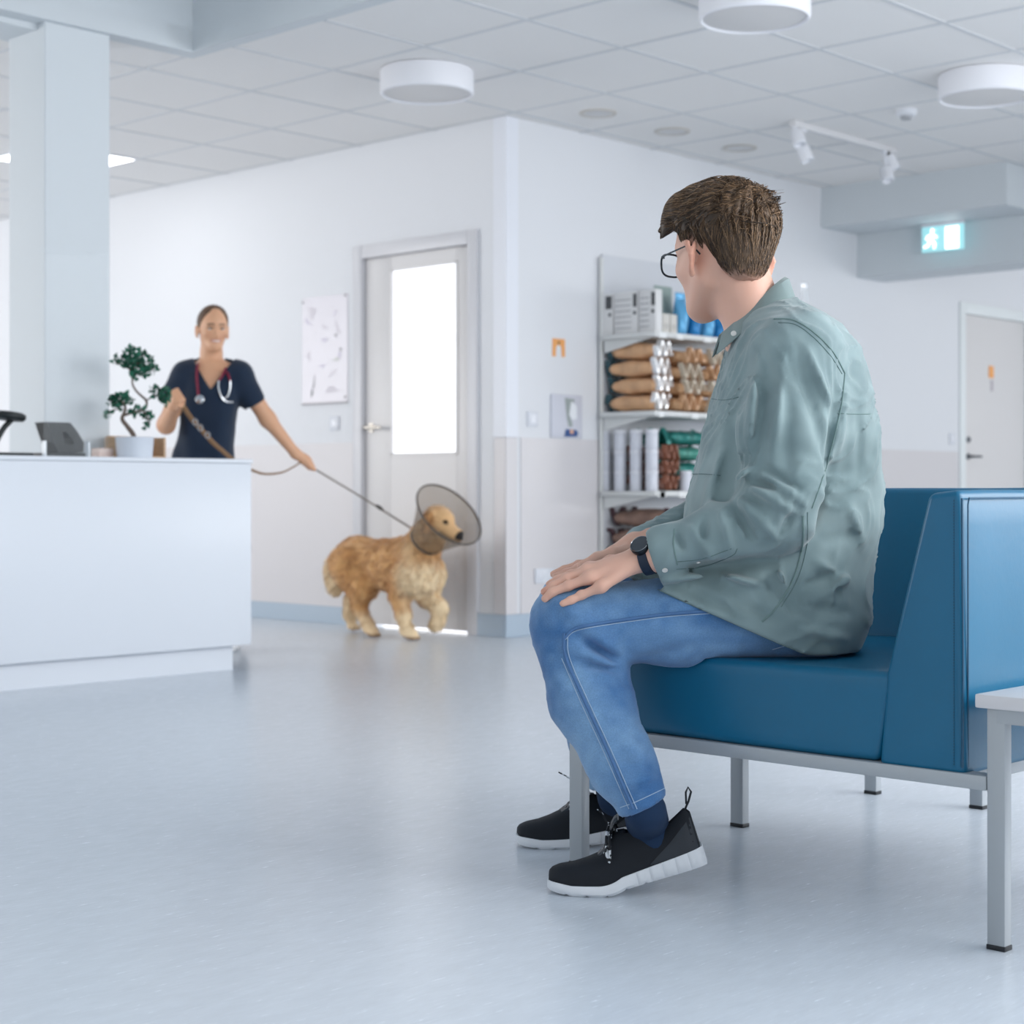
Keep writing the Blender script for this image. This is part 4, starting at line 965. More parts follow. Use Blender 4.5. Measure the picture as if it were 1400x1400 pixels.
    f.tube(bez([T(.158, 0, .122), T(.138, -sgn*.03, .112), T(.128, -sgn*.048, .080), T(.134, -sgn*.050, .066), T(.150, -sgn*.04, .100), T(.160, 0, .122)], 6), .0027, 6)
    f.tube(bez([T(.158, 0, .122), T(.140, .006, .135), T(.112, .01, .150), T(.095, .012, .158)], 5), .0017, 6)
    M_lace = mat('speckled_lace', '#10151b', rough=.7)
    if 'sp' not in MATS:
        MATS['sp'] = 1; nt = M_lace.node_tree; N = nt.nodes; L_ = nt.links; v = N.new('ShaderNodeTexVoronoi'); v.inputs['Scale'].default_value = 170; r = N.new('ShaderNodeValToRGB')
        tc = N.new('ShaderNodeTexCoord'); L_.new(tc.outputs['Object'], v.inputs['Vector']); L_.new(v.outputs['Color'], r.inputs[0]); r.color_ramp.interpolation = 'CONSTANT'; r.color_ramp.elements[0].color = lin('#10151b'); r.color_ramp.elements[1].position = .66; r.color_ramp.elements[1].color = lin('#c9ced4'); L_.new(r.outputs[0], N['Principled BSDF'].inputs['Base Color'])
    f.build('laces', M_lace, up)
    return T
def shoe_thing(name, label):
    e = bpy.data.objects.new(name, None); col.objects.link(e); e.parent = man; e['label'] = label; return e
s1 = shoe_thing('shoe', 'near black trainer with white sole, heel lifted'); s2 = shoe_thing('shoe', 'far black trainer with white sole')
t1 = V3(749, 1217, 3.34); t1[2] = 0; t2 = V3(706, 1150, 3.76); t2[2] = 0
# toe points on the floor: depth from the floor line
T1 = make_shoe(s1, t1, (.995, -.10), .30, 'shoe', 1 if True else -1)
T2 = make_shoe(s2, t2, (.99, .12), .10, 'shoe', 1)
def sock(T, top, r0, an):
    f = MB(); a = np.array(T(.236, 0, .045)); a2 = np.array(T(.230, 0, .104)); b = top-org
    pts = bez([a, a2, an-org, b], 6); n = len(pts); f.tube(pts, [float(np.interp(i/(n-1), [0, .35, .7, 1], [.030, .0425, .039, r0])) for i in range(n)], 24, flat=((0, 1, 0), 1.0)); return f.build('sock', M_sock, man)
sock(T1, nAn+(nC2-nAn)*.3, .034, nAn); sock(T2, fAn+(fC2-fAn)*.3, .034, fAn)
# ================================================================== WOMAN IN SCRUBS
wo = np.array([-1.462, 8.36, 0.])
vet = thing('standing_person', W(wo), 'smiling person in navy scrubs behind the white counter, holding a brown leash', 'person', YAW)
M_scrub = mat('navy_scrubs', '#10243b', rough=.85, sheen=.15, bump=.25, bscale=500, bdist=.001)
wh = V3(291, 454, 8.34); WM = rot_rows([.36, -.92, -.06], [.92, .36, .0]); ws = .90
Wb = Sdf(); WP = head_prims(Wb, wh, WM, ws, True, 1)
Wb.chain([V3(289, 500, 8.38), V3(289, 482, 8.37), V3(289, 462, 8.37)], [.058, .048, .046], .03)
wr_ = [(492, 268, 312, .05), (500, 258, 322, .075), (510, 249, 331, .095), (540, 246, 328, .115), (580, 245, 321, .105), (628, 236, 321, .118), (665, 234, 321, .125), (700, 232, 322, .125)]
wz = np.array([Z(r[0], 8.36) for r in wr_])[::-1]; wx0 = np.array([(r[1]-700)/FP*8.36 for r in wr_])[::-1]; wx1 = np.array([(r[2]-700)/FP*8.36 for r in wr_])[::-1]; whd = np.array([r[3] for r in wr_])[::-1]
def wtorso(off):
    def fn(p):
        z = np.clip(p[:, 2], wz[0], wz[-1]); a = (np.interp(z, wz, wx1)-np.interp(z, wz, wx0))/2; c = (np.interp(z, wz, wx1)+np.interp(z, wz, wx0))/2; b = np.interp(z, wz, whd)
        q = (np.abs((p[:, 0]-c)/a)**2.3+np.abs((p[:, 1]-8.37)/b)**2.3)**(1/2.3)
        return smax((q-1)*np.minimum(a, b)*.9, np.abs(p[:, 2]-(wz[0]+wz[-1])/2)-(wz[-1]-wz[0])/2, .04)+off
    return fn
Wb.add(wtorso(.012), (-1.46, 8.37, 1.05), .45, .03)
rSh = V3(254, 514, 8.37); rEl = V3(227, 581, 8.27); rWr = V3(238, 556, 8.07); lSh = V3(327, 514, 8.37); lEl = V3(366, 573, 8.42); lWr = V3(404, 620, 8.49)
Wb.chain([V3(289, 505, 8.37), rSh, rEl, rWr], [.05, .048, .040, .026], .03); Wb.chain([V3(289, 505, 8.37), lSh, lEl, lWr], [.05, .048, .038, .025], .03)
Wb.chain([V3(262, 690, 8.37), np.array([-1.55, 8.37, .5]), np.array([-1.56, 8.40, .1])], [.09, .06, .04], .04); Wb.chain([V3(302, 690, 8.37), np.array([-1.37, 8.37, .5]), np.array([-1.36, 8.40, .1])], [.09, .06, .04], .04)
def fist(S, wr, c, ax, side, cen):        # palm from wrist to c, fingers curl around an axis ax
    ax = np.asarray(ax, float); ax /= np.linalg.norm(ax); f = c-wr; L = np.linalg.norm(f); f = f/L; n = np.cross(f, ax); n /= np.linalg.norm(n); n *= side
    S.cone(wr, wr+f*L*.9, .024, .026, .02)
    for k in range(4):
        o = ax*((k-1.5)*.0185); m = c+o+f*.004+n*.008; a = m+f*.028-n*.004; b = a-n*.024-f*.002; t = b-f*.022
        S.chain([wr+f*L*.4+o*.6, m, a, b, t], [.016, .0115, .0098, .009, .008], .006)
    S.chain([wr+f*L*.3+ax*.022, c+ax*.036-n*.006, c+ax*.034-n*.026+f*.012, c+ax*.012-n*.034+f*.02], [.014, .012, .010, .009], .008)
fist(Wb, rWr, V3(243, 545, 8.01), (.55, -.2, -.8), 1, None)
fist(Wb, lWr, V3(419, 630, 8.52), (.35, .25, -.8), -1, None)
wskin = np.array(lin('#dba987')[:3]); wdk = np.array(lin('#c4846a')[:3])
def wcol(p):
    q = ((p-wh)@WM.T)/ws; c = np.tile(wskin, (len(p), 1)); k = np.clip(.2*np.exp(-(((np.abs(q[:, 1])-.04)/.02)**2+((q[:, 2]+.02)/.02)**2))*(q[:, 0] > .03)*2+.1*vnoise(p, 30, 3), 0, 1); c = c+(wdk-c)*k[:, None]
    lm = (q[:, 0] > .07)*np.exp(-((q[:, 2]+.050-.09*np.abs(q[:, 1]))/.009)**4)*np.exp(-(np.abs(q[:, 1])/.030)**6); c = c+(np.array(lin('#b05a50')[:3])-c)*(.8*lm)[:, None]
    th = (q[:, 0] > .07)*np.exp(-((q[:, 2]+.0505-.10*np.abs(q[:, 1]))/.0032)**2)*np.exp(-(np.abs(q[:, 1])/.022)**6); c = c+(np.array(lin('#f0ebe6')[:3])-c)*(.95*th)[:, None]
    bz = .034+.004*np.cos((np.abs(q[:, 1])-.03)*60); bm_ = (q[:, 0] > .04)*np.exp(-((q[:, 2]-bz)/.0042)**4)*ss(np.abs(q[:, 1]), .009, .014)*ss(-np.abs(q[:, 1]), -.052, -.044)
    c = c+(np.array(lin('#4c372a')[:3])-c)*(.95*bm_)[:, None]
    ey = (q[:, 0] > .05)*np.exp(-(((q[:, 2]-.019)/.006)**2+((np.abs(q[:, 1])-.032)/.015)**2)); return c+(np.array(lin('#4e352b')[:3])-c)*(.8*np.clip(ey*1.3, 0, 1))[:, None]
VW = mesh_sdf(Wb, (-2.0, 7.85, .05), (-.8, 8.75, 1.72), .0062)
sdf_obj('body', VW, M_skin, vet, wo, wcol); eyes(vet, WP, WM, ws, wo, '#4a5560')
# scrub top
Ws = Sdf(); Ws.add(wtorso(0), (-1.46, 8.37, 1.05), .45, .03)
Ws.chain([V3(280, 500, 8.38), V3(254, 513, 8.37), V3(236, 545, 8.34)], [.055, .066, .064], .03); Ws.chain([V3(299, 500, 8.38), V3(327, 513, 8.37), V3(345, 547, 8.40)], [.055, .066, .062], .03)
def wcuts(p, v):
    for a, b in ((V3(254, 513, 8.37), V3(234, 552, 8.335)), (V3(327, 513, 8.37), V3(348, 552, 8.405))):
        ax = (b-a)/np.linalg.norm(b-a); d = (p-b)@ax; m = (np.abs(p[:, 0]+1.462) > .165) & (p[:, 2] > 1.13); v = np.where(m, smax(v, d, .004), v)
    vb = V3(290, 534, 8.3); dz = p[:, 2]-vb[2]; x = p[:, 0]-vb[0]+0*dz
    ve = np.maximum(np.abs(x)*.86-dz*.56, p[:, 1]-8.40); v = smax(v, -ve, .003)
    nk = np.sqrt((p[:, 0]-V3(289, 480, 8.37)[0])**2+(p[:, 1]-8.375)**2)-.066; v = smax(v, -np.maximum(nk, Z(506, 8.37)-p[:, 2]), .004)
    return v+.003*vnoise(p, 14, 3)+.0035*np.sin(p[:, 0]*46+vnoise(p, 6, 1)*3)*ss(-p[:, 2], -1.3, -1.1)*ss(p[:, 2], .6, .7)
Ws.post.append(wcuts)
VWs = mesh_sdf(Ws, (-2.0, 7.95, .62), (-.8, 8.75, 1.50), .0085); scr = sdf_obj('scrub_top', VWs, M_scrub, vet, wo)
bvW = bvh_of(VWs)
Wt = Sdf(); Wt.chain([V3(262, 675, 8.37), np.array([-1.55, 8.37, .5]), np.array([-1.56, 8.40, .08])], [.115, .085, .07], .05); Wt.chain([V3(302, 675, 8.37), np.array([-1.37, 8.37, .5]), np.array([-1.36, 8.40, .08])], [.115, .085, .07], .05)
Wt.post.append(lambda p, v: smax(v, .045-p[:, 2], .005)); VT = mesh_sdf(Wt, (-1.75, 8.15, .03), (-1.2, 8.6, .95), .014); sdf_obj('trousers', VT, M_scrub, vet, wo)
for x in (-1.56, -1.36):
    f = MB(); f.loft([[(x-wo[0]+w*math.cos(a), y-wo[1], max(0, h*(.5+.5*math.sin(a)))) for a in np.linspace(0, 2*PI, 17)[:-1]] for y, w, h in ((8.17, .012, .02), (8.19, .035, .04), (8.24, .046, .06), (8.33, .042, .085), (8.42, .036, .085), (8.46, .028, .06), (8.475, .01, .03))]); f.build('shoe', mat('clinic_shoe', '#d8dadd', rough=.5), vet)
# hair pulled back into a bun
Wh = Sdf()
def WE(x, y, z, a, b, c, k=.015): Wh.ell(WP(x, y, z), np.array([a, b, c])*ws, WM, k*ws)
WE(-.012, 0, .052, .104, .083, .091, .02); WE(.025, 0, .078, .064, .064, .062, .03); WE(-.105, 0, .03, .042, .045, .042, .02); WE(-.06, 0, .0, .05, .06, .055)
whx = np.array([-.2, -.085, -.06, -.03, -.012, .0, .012, .03, .05, .075, .12]); whz = np.array([-.2, -.07, -.065, -.05, -.02, .005, .010, .030, .070, .100, .11])
def whl(p, v):
    q = ((p-wh)@WM.T)/ws; az = np.arctan2(q[:, 1], q[:, 2]-.03)*12
    v = v+.0014*np.sin(az*3)
    return smax(v, (np.interp(q[:, 0], whx, whz)-q[:, 2])*ws, .008)
Wh.post.append(whl); VWh = mesh_sdf(Wh, wh-.17, wh+.17, .006)
wa = np.array(lin('#3b2c25')[:3]); wb_ = np.array(lin('#8a6a52')[:3])
sdf_obj('hair', VWh, M_hair, vet, wo, lambda p: wa+(wb_-wa)*np.clip(.4+.4*vnoise(p, 40, 2), 0, 1)[:, None])
# stethoscope
def onW(px, py, off):
    h, n = cast(bvW, px, py, off); return np.array(h) if h is not None else V3(px, py, 8.27)
st = thing('stethoscope', W(wo), 'burgundy stethoscope hanging round the neck of the person in scrubs', 'stethoscope', YAW)
M_bur = mat('burgundy_rubber', '#7d1b38', rough=.4); M_chr = mat('polished_steel', '#c9ccd0', rough=.2, metal=1)
L_ = [V3(287, 496, 8.45), V3(277, 494, 8.43), V3(271, 496, 8.36), onW(270, 503, .012), onW(270, 515, .010), onW(271, 530, .010), onW(272, 541, .010)]
R_ = [V3(287, 496, 8.45), V3(299, 494, 8.43), V3(306, 496, 8.36), onW(308, 503, .012), onW(311, 511, .010), onW(314, 521, .010)]
f = MB(); f.tube([p-wo for p in bez(L_[::-1]+R_[1:], 6)], .0062, 8); f.tube([p-wo for p in bez([onW(309, 505, .012), onW(304, 514, .012), onW(299, 521, .012)], 5)], .006, 8); tb_ = f.build('tubing', M_bur, st)
c = onW(274, 546, .012); f = MB(); f.lathe([(.001, -.008), (.022, -.008), (.024, 0), (.022, .006), (.012, .010), (.001, .011)], tuple(c-wo), 24, (0, -1, .1)); f.build('chest_piece', M_chr, st)
f = MB(); f.tube([p-wo for p in bez([onW(299, 521, .012), onW(299, 533, .012), onW(303, 545, .014), onW(309, 549, .014), onW(316, 549, .014)], 5)], .0045, 8); f.build('ear_tube', M_chr, st)
f = MB(); f.tube([p-wo for p in bez([onW(314, 521, .012), onW(313, 532, .012), onW(310, 541, .014), onW(305, 545, .016)], 5)], .0045, 8); f.build('ear_tube', M_chr, st)
# leash
M_lsh = mat('tan_leather_leash', '#8a6a4c', rough=.6)
ls = thing('dog_leash', W(wo), 'brown leather leash running from the person in scrubs to the dog', 'leash', YAW)
P1 = [V3(236, 535, 8.02), V3(243, 545, 7.995), V3(252, 558, 8.02), V3(263, 574, 8.10), V3(275, 587, 8.14), V3(290, 604, 8.16), V3(306, 618, 8.18), V3(325, 634, 8.2), V3(345, 643, 8.24), V3(362, 648, 8.3), V3(385, 646, 8.38), V3(402, 638, 8.46), V3(413, 632, 8.50), V3(425, 638, 8.53)]
f = MB(); q = [p-wo for p in bez(P1, 5)]; n = len(q); f.tube(q, [float(np.interp(i/n, [0, .12, .55, .62, 1], [.010, .012, .011, .0065, .0065])) for i in range(n)], 8, flat=((.7, 0, .7), .35)); f.build('leash_strap', M_lsh, ls)
dk = V3(562, 722, 8.93); f = MB(); f.tube([V3(425, 638, 8.53)-wo, V3(490, 677, 8.74)-wo, dk-wo], .0048, 8); f.build('leash_line', mat('grey_brown_leash', '#857c74', rough=.6), ls)
for px, py, d in ((267, 577, 8.09), (274, 585, 8.11), (284, 595, 8.13)):
    f = MB(); c = V3(px, py, d)-wo; f.tube([tuple(c+np.array([math.cos(a)*.011, -.002, math.sin(a)*.015])) for a in np.linspace(0, 2*PI, 13)], .003, 6); f.build('leash_ring', M_chr, ls)
f = MB(); c = V3(519, 694, 8.80)-wo; f.tube([tuple(c+np.array([-.02, 0, .014])), tuple(c), tuple(c+np.array([.02, 0, -.014]))], [.005, .011, .005], 8); f.build('leash_clip', mat('dark_clip', '#54504c', rough=.4, metal=.6), ls)
# ================================================================== DOG
do = np.array([-.538, 9.02, 0.]); DA = np.array([.727, -.687, 0]); DL = np.array([.687, .727, 0])
dog = thing('golden_dog', W(do), 'golden long-haired dog walking on a leash in front of the white door', 'dog', YAW)
def D(x, y, z): return do+DA*x+DL*y+np.array([0, 0, z])
DM = np.array([DA, DL, [0, 0, 1.]])
G = Sdf(); gr = math.sin(0)
def DE(x, y, z, a, b, c, k=.06): G.ell(D(x, y, z), (a, b, c), DM, k)
DE(-.06, 0, .372, .23, .125, .150); DE(-.28, 0, .392, .20, .110, .122); DE(-.42, 0, .395, .125, .120, .130); DE(.10, 0, .355, .10, .105, .140); DE(.04, 0, .44, .12, .095, .085)
G.chain([D(.04, 0, .44), D(.13, 0, .53), V3(600, 712, 8.85)], [.105, .082, .062], .04)
for y, leg in ((-.075, [(-.40, .37, .105), (-.29, .25, .070), (-.31, .15, .036), (-.24, .055, .028), (-.205, .026, .032)]), (.075, [(-.42, .37, .105), (-.44, .25, .070), (-.54, .17, .036), (-.56, .075, .026), (-.54, .035, .030)]),
               (-.065, [(.06, .33, .085), (-.01, .235, .052), (.02, .13, .034), (.045, .05, .029), (.085, .028, .034)]), (.065, [(.09, .33, .085), (.07, .22, .055), (.165, .165, .036), (.145, .09, .030), (.12, .065, .032)])):
    G.chain([D(x, y, z) for x, z, r in leg], [r for x, z, r in leg], .035)
    x, z, r = leg[-1]
    for k in (-1, 0, 1): G.cone(D(x, y+k*.014, z-.006), D(x+.028, y+k*.018, z-.014), .015, .012, .008)
G.chain([D(-.50, 0, .44), D(-.55, 0, .40), D(-.59, 0, .32), D(-.60, 0, .23)], [.045, .055, .062, .035], .04)
# head: looks to the right and slightly to the camera
dh = V3(600, 711, 8.80); hf = rot_rows([.74, -.55, -.44], [.60, .80, 0]); dP = lambda x, y, z: dh+np.array([x, y, z])*1.08@hf
G.ell(dh, (.084, .074, .072), hf, .03); G.ell(dP(.03, 0, .018), (.05, .05, .042), hf, .02)
G.chain([dP(.05, 0, -.012), dP(.125, 0, -.018)], [.047, .034], .02); G.chain([dP(.05, 0, -.035), dP(.11, 0, -.040)], [.03, .021], .015)
for s in (1, -1):
    G.chain([dP(-.01, s*.058, .03), dP(-.012, s*.072, -.01), dP(.005, s*.070, -.060)], [.018, .022, .014], .012)
    G.ell(dP(.062, s*.030, .020), (.012, .011, .009), hf, .006, 's')
def dfur(p, v):
    q = (p-do)@DM.T; st = np.stack([q[:, 0]*16+q[:, 2]*8, q[:, 1]*34, q[:, 2]*13-q[:, 0]*6], 1)
    body = ss(q[:, 2], .12, .25)*(1-ss(q[:, 2], .56, .60)); tail = ss(-q[:, 0], .5, .56)
    v = v+(.012*vnoise(st, 1.0, 3)+.006*vnoise(st, 2.3, 5))*np.clip(body+tail, 0, 1)+.0015*vnoise(p, 70, 2)
    return smax(v, .003-p[:, 2], .004)
G.post.append(dfur)
VD = mesh_sdf(G, (-1.25, 8.5, -.01), (-.05, 9.65, .75), .0085)
ct_, cd_, cc_ = (np.array(lin(h)[:3]) for h in ('#dcaa70', '#bb8148', '#f6dfb8'))
def dcol(p):
    q = (p-do)@DM.T; h = (p-dh)@hf.T
    k = np.clip(.40+.75*vnoise(np.stack([q[:, 0]*14+q[:, 2]*7, q[:, 1]*20, q[:, 2]*9-q[:, 0]*5], 1), 1, 8), 0, 1)
    c = ct_+(cd_-ct_)*(k*.75)[:, None]
    cream = np.clip(ss(q[:, 0], .0, .10)*ss(-q[:, 2], -.46, -.34)+ss(-q[:, 0], .50, .58)+.85*ss(-q[:, 2], -.16, -.10)+.5*np.exp(-((q[:, 0]-.09)/.05)**2-((q[:, 2]-.47)/.06)**2)+.75*ss(-q[:, 0], .36, .46)*ss(-q[:, 2], -.36, -.26), 0, 1)
    headm = (p[:, 2] > .53)&(q[:, 0] > .12); cream = np.where(headm, .25, cream)
    c = c+(cc_-c)*(cream*.85)[:, None]
    paw = ss(-q[:, 2], -.028, -.010); c = c+(np.array(lin('#6b3f22')[:3])-c)*(paw*.8)[:, None]
    eye = np.zeros(len(p))
    for s in (1, -1): eye = np.maximum(eye, np.exp(-(((h[:, 0]-.062)/.02)**2+((h[:, 1]-s*.034)/.013)**2+((h[:, 2]-.020)/.010)**2)))
    ear = ss(np.abs(h[:, 1]), .066, .078)*(h[:, 0] < .04); c = c+(cd_-c)*(.7*ear*headm)[:, None]
    nz = ss(h[:, 0], .150, .158)*ss(h[:, 2], -.034, -.026); mo = (h[:, 0] > .06)*np.exp(-((h[:, 2]+.040)/.007)**2)
    c = c+(np.array(lin('#1c1614')[:3])-c)*np.clip(eye*1.6+nz+mo*.7, 0, 1)[:, None]; return c
M_fur = mat('golden_fur', '#c98f52', rough=.8, sheen=.3, attr='Col')
dbody = sdf_obj('body', VD, M_fur, dog, do, dcol)
rg = np.random.default_rng(9); pool = VD[0]; q = (pool-do)@DM.T
hh = (pool-dh)@hf.T; ok = (q[:, 2] > .07)&~((hh[:, 0] > .02)&(np.abs(hh[:, 2]) < .1)&(q[:, 0] > .12)); pool = pool[ok]
def ddir(p):
    q = (p-do)@DM.T; d = np.stack([np.full(len(p), -.75), 0*q[:, 1], -.45-.9*ss(-q[:, 2], -.36, -.22)], 1); d[:, 2] -= 1.2*ss(-q[:, 0], .5, .58); d[:, 0] += .5*ss(q[:, 0], .0, .1)
    return d@DM
def dtone(rg, p):
    c = dcol(p[None])[0]; return np.clip(c*rg.uniform(.75, 1.25), 0, 1)
strands(G, None, None, DM, 1, None, pool[rg.integers(0, len(pool), 5200)], ddir, 3, .0125, .0016, M_fur, 'coat_hair', dog, do, 12, dtone, lift=.006)
f = MB(); f.lathe([(.0001, -.007)]+[(.0098*math.sin(a), -.008*math.cos(a)) for a in np.linspace(.3, PI-.3, 8)]+[(.0001, .009)], tuple(dP(.153, 0, -.010)-do), 14, tuple(hf[0])); f.build('nose', mat('dog_nose', '#15110f', rough=.3), dog)
for s in (1, -1):
    f = MB(); f.lathe([(.0001, -.0085)]+[(.0068*math.sin(a), -.0068*math.cos(a)) for a in np.linspace(.3, PI-.3, 8)]+[(.0001, .0085)], tuple(dP(.0625, s*.033, .019)-do), 12, tuple(hf[0])); f.build('eye', mat('dog_eye', '#120c0a', rough=.1), dog)
# cone
cb = V3(583, 738, 8.90); cr = V3(614, 703, 8.79); ca = cr-cb; cl_ = np.linalg.norm(ca); ca = ca/cl_
cone = thing('recovery_cone', W(do), 'smoky translucent recovery cone around the dog head', 'cone', YAW)
M_cone = mat('smoky_plastic', '#93826c', rough=.3, alpha=.33); M_band = mat('dark_cone_edge', '#4d463f', rough=.5)
f = MB(); pr = [(.088, -.01), (.096, .01), (.125, .075), (.160, .150), (.196, cl_)]; f.lathe(pr+[(r-.002, h) for r, h in pr[::-1]], tuple(cb-do), 56, tuple(ca), cap=False); f.build('cone_shell', M_cone, cone)
f = MB(); f.lathe([(.193, cl_-.006), (.199, cl_-.006), (.200, cl_+.002), (.196, cl_+.005), (.192, cl_+.002), (.193, cl_-.006)], tuple(cb-do), 56, tuple(ca), cap=False); f.build('outer_rim', M_band, cone)
f = MB(); f.lathe([(.084, -.016), (.091, -.016), (.092, -.004), (.085, -.004), (.084, -.016)], tuple(cb-do), 40, tuple(ca), cap=False); f.build('neck_band', M_band, cone)
# ================================================================== COUNTER TOP
def cY(px, Y): return onY(px, Y)[0]
x0 = cY(184, 6.13); pw = .080
pl = thing('bonsai_plant', (x0, 6.13, CT), 'small bonsai-like tree in a white pot on the reception counter', 'plant')
f = MB(); f.lathe([(.070, 0), (.074, .004), (.080, .086), (.0815, .088), (.078, .089), (.074, .080), (.001, .078)], (0, 0, 0), 40, cap=False); f.build('pot', mat('pot_glaze', '#d3dae4', rough=.3), pl)
f = MB(); f.lathe([(.0745, .0765), (.03, .082), (.001, .083)], (0, 0, 0), 30, cap=False); f.build('soil', mat('potting_soil', '#7a6450', rough=1, bump=1, bscale=150), pl)
dpl = (FW[0]*x0+FW[1]*6.13); p0 = np.array([x0, 6.13, CT])
def pp(px, py, dd=0): return W(V3(px, py, dpl+dd))-p0
M_bark = mat('bark', '#6d6058', rough=.9, bump=.8, bscale=90)
f = MB()
def br(pts, r0, r1):
    q = bez([pp(*a) for a in pts], 5); n = len(q); f.tube(q, [r0+(r1-r0)*i/(n-1) for i in range(n)], 8)
br([(183, 603), (182, 594), (174, 583), (167, 573), (170, 564), (171, 556, -.01), (166, 546, -.02)], .012, .005)
f.v and None
tr = f.build('trunk', M_bark, pl)
for pts, a, b in (([(169, 568), (178, 565), (190, 562), (199, 558, .02), (200, 548, .02), (193, 541, .01), (186, 534), (181, 524), (182, 508), (186, 496)], .0065, .0035), ([(196, 562), (203, 573), (202, 584)], .004, .002), ([(199, 548, .02), (210, 542, .02), (222, 540, .02)], .004, .002), ([(182, 512), (172, 500), (158, 496)], .004, .002), ([(168, 560), (156, 560), (147, 564)], .0035, .0015), ([(186, 496), (200, 500), (210, 506)], .003, .0015)):
    f = MB(); br(pts, a, b); f.build('branch', M_bark, pl)
rg = np.random.default_rng(21); f = MB()
for cx, cy, rx, ry, n in ((186, 490, 17, 11, 120), (172, 494, 12, 9, 60), (190, 508, 15, 10, 100), (203, 498, 8, 11, 26), (166, 548, 12, 10, 90), (156, 552, 8, 9, 24), (189, 563, 12, 5, 34), (202, 571, 9, 5, 26), (202, 582, 4, 6, 8), (211, 536, 6, 9, 20), (224, 541, 8, 13, 80), (148, 565, 5, 5, 16), (157, 492, 5, 4, 10), (212, 505, 5, 8, 14), (178, 480, 10, 4, 22)):
    for _ in range(n):
        u = rg.normal(0, 1, 3); u /= np.linalg.norm(u); rad = rg.uniform(.35, 1)**.5; c = pp(cx+u[0]*rx*rad, cy+u[2]*ry*rad, u[1]*rx*.0032*rad)
        d = rg.normal(0, 1, 3)+np.array([u[0]*.6, u[1]*.6, .5]); d /= np.linalg.norm(d); s = np.cross(d, rg.normal(0, 1, 3)); s /= np.linalg.norm(s); nn = np.cross(d, s); L = rg.uniform(.016, .028); w = L*.36
        f.add([c, c+d*L*.35+s*w+nn*.0015, c+d*L*.75+s*w*.6, c+d*L, c+d*L*.75-s*w*.6, c+d*L*.35-s*w+nn*.0015, c+d*L*.5-nn*.001], [(0, 1, 6), (1, 2, 6), (2, 3, 6), (3, 4, 6), (4, 5, 6), (5, 0, 6)])
tag(f.build('foliage', mat('dark_green_leaf', '#1f5f49', rough=.4, var=.35, vscale=60), pl, smooth=False, fixn=False), kind='stuff')
# wooden box behind the pot, small notes
x1, x2 = cY(152, 6.30), cY(214, 6.30)
t = thing('wooden_tray', ((x1+x2)/2, 6.29, CT), 'tan wooden tray behind the white plant pot on the counter', 'tray')
f = MB(); hw = (x2-x1)/2; f.box((-hw, -.06, 0), (hw, .06, .012)); f.box((-hw, -.06, .012), (-hw+.01, .06, .094)); f.box((hw-.01, -.06, .012), (hw, .06, .094)); f.box((-hw+.01, .05, .012), (hw-.01, .06, .10)); f.build('tray_box', mat('tan_wood', '#c9a98a', rough=.6, var=.15, vscale=20, stretch=(1, 1, 8)), t)
x1 = cY(140, 6.22); t = thing('pink_box', (x1, 6.22, CT), 'small pinkish box between the column and the plant pot', 'box')
f = MB(); f.box((-.035, -.03, 0), (.035, .03, .042), .003); f.build('carton', mat('pink_card', '#dcc3b8', rough=.6), t); f = MB(); f.box((-.0355, -.0305, .030), (.0355, .0305, .033)); f.build('lid_band', mat('pale_card', '#e3d6cf'), t)
# card terminal with open triangular side
bx = cY(82, 6.12); t = thing('card_terminal', (bx, 6.12, CT), 'black angular card terminal with triangular cut-out on the counter by the column', 'card terminal')
sc_ = dpl/FP
def tz(px, py): return ((px-84)*sc_*1.30, (626-py)*sc_)
M_blk = mat('black_device', '#1b2123', rough=.5)
f = MB(); f.box((-.10, -.07, 0), (.10, .07, .016), .005); f.build('terminal_base', M_blk, t)
o_ = [tz(62, 581), tz(89, 581), tz(97, 592), tz(105, 607), tz(104, 620), tz(76, 622), tz(70, 608)]; i_ = [tz(80, 594), tz(84, 593), tz(91, 602), tz(93, 609), tz(82, 609), tz(81, 604), tz(80, 600)]
f = MB(); vs = [(x, y, z) for y in (-.045, .045) for P_ in (o_, i_) for x, z in P_]; n = 7; fs = []
for s in (0, 14): fs += [(s+i, s+(i+1) % n, s+7+(i+1) % n, s+7+i) for i in range(n)]
fs += [(i, (i+1) % n, 14+(i+1) % n, 14+i) for i in range(n)]+[(7+i, 7+(i+1) % n, 21+(i+1) % n, 21+i) for i in range(n)]
f.add(vs, fs); f.build('terminal_body', M_blk, t, smooth=False)
bx = cY(5, 6.12); t = thing('desk_scanner', (bx, 6.12, CT), 'black device with flat round head on a bent arm at the photo\'s left edge', 'scanner')
f = MB(); f.box((-.10, -.06, 0), (.10, .06, .014), .005); f.build('device_base', M_blk, t)
f = MB(); f.tube(bez([(-.05, 0, .012), (-.03, 0, .06), (.0, 0, .11), (.035, 0, .145)], 6), .011, 10); f.build('bent_arm', M_blk, t)
f = MB(); f.lathe([(.001, 0), (.06, .002), (.068, .012), (.066, .026), (.055, .032), (.001, .034)], (.02, 0, .142), 32, (.12, 0, 1)); f.build('round_head', M_blk, t)
M_acr = mat('clear_acrylic', '#eef4f8', rough=.02, alpha=.04, spec=.12)
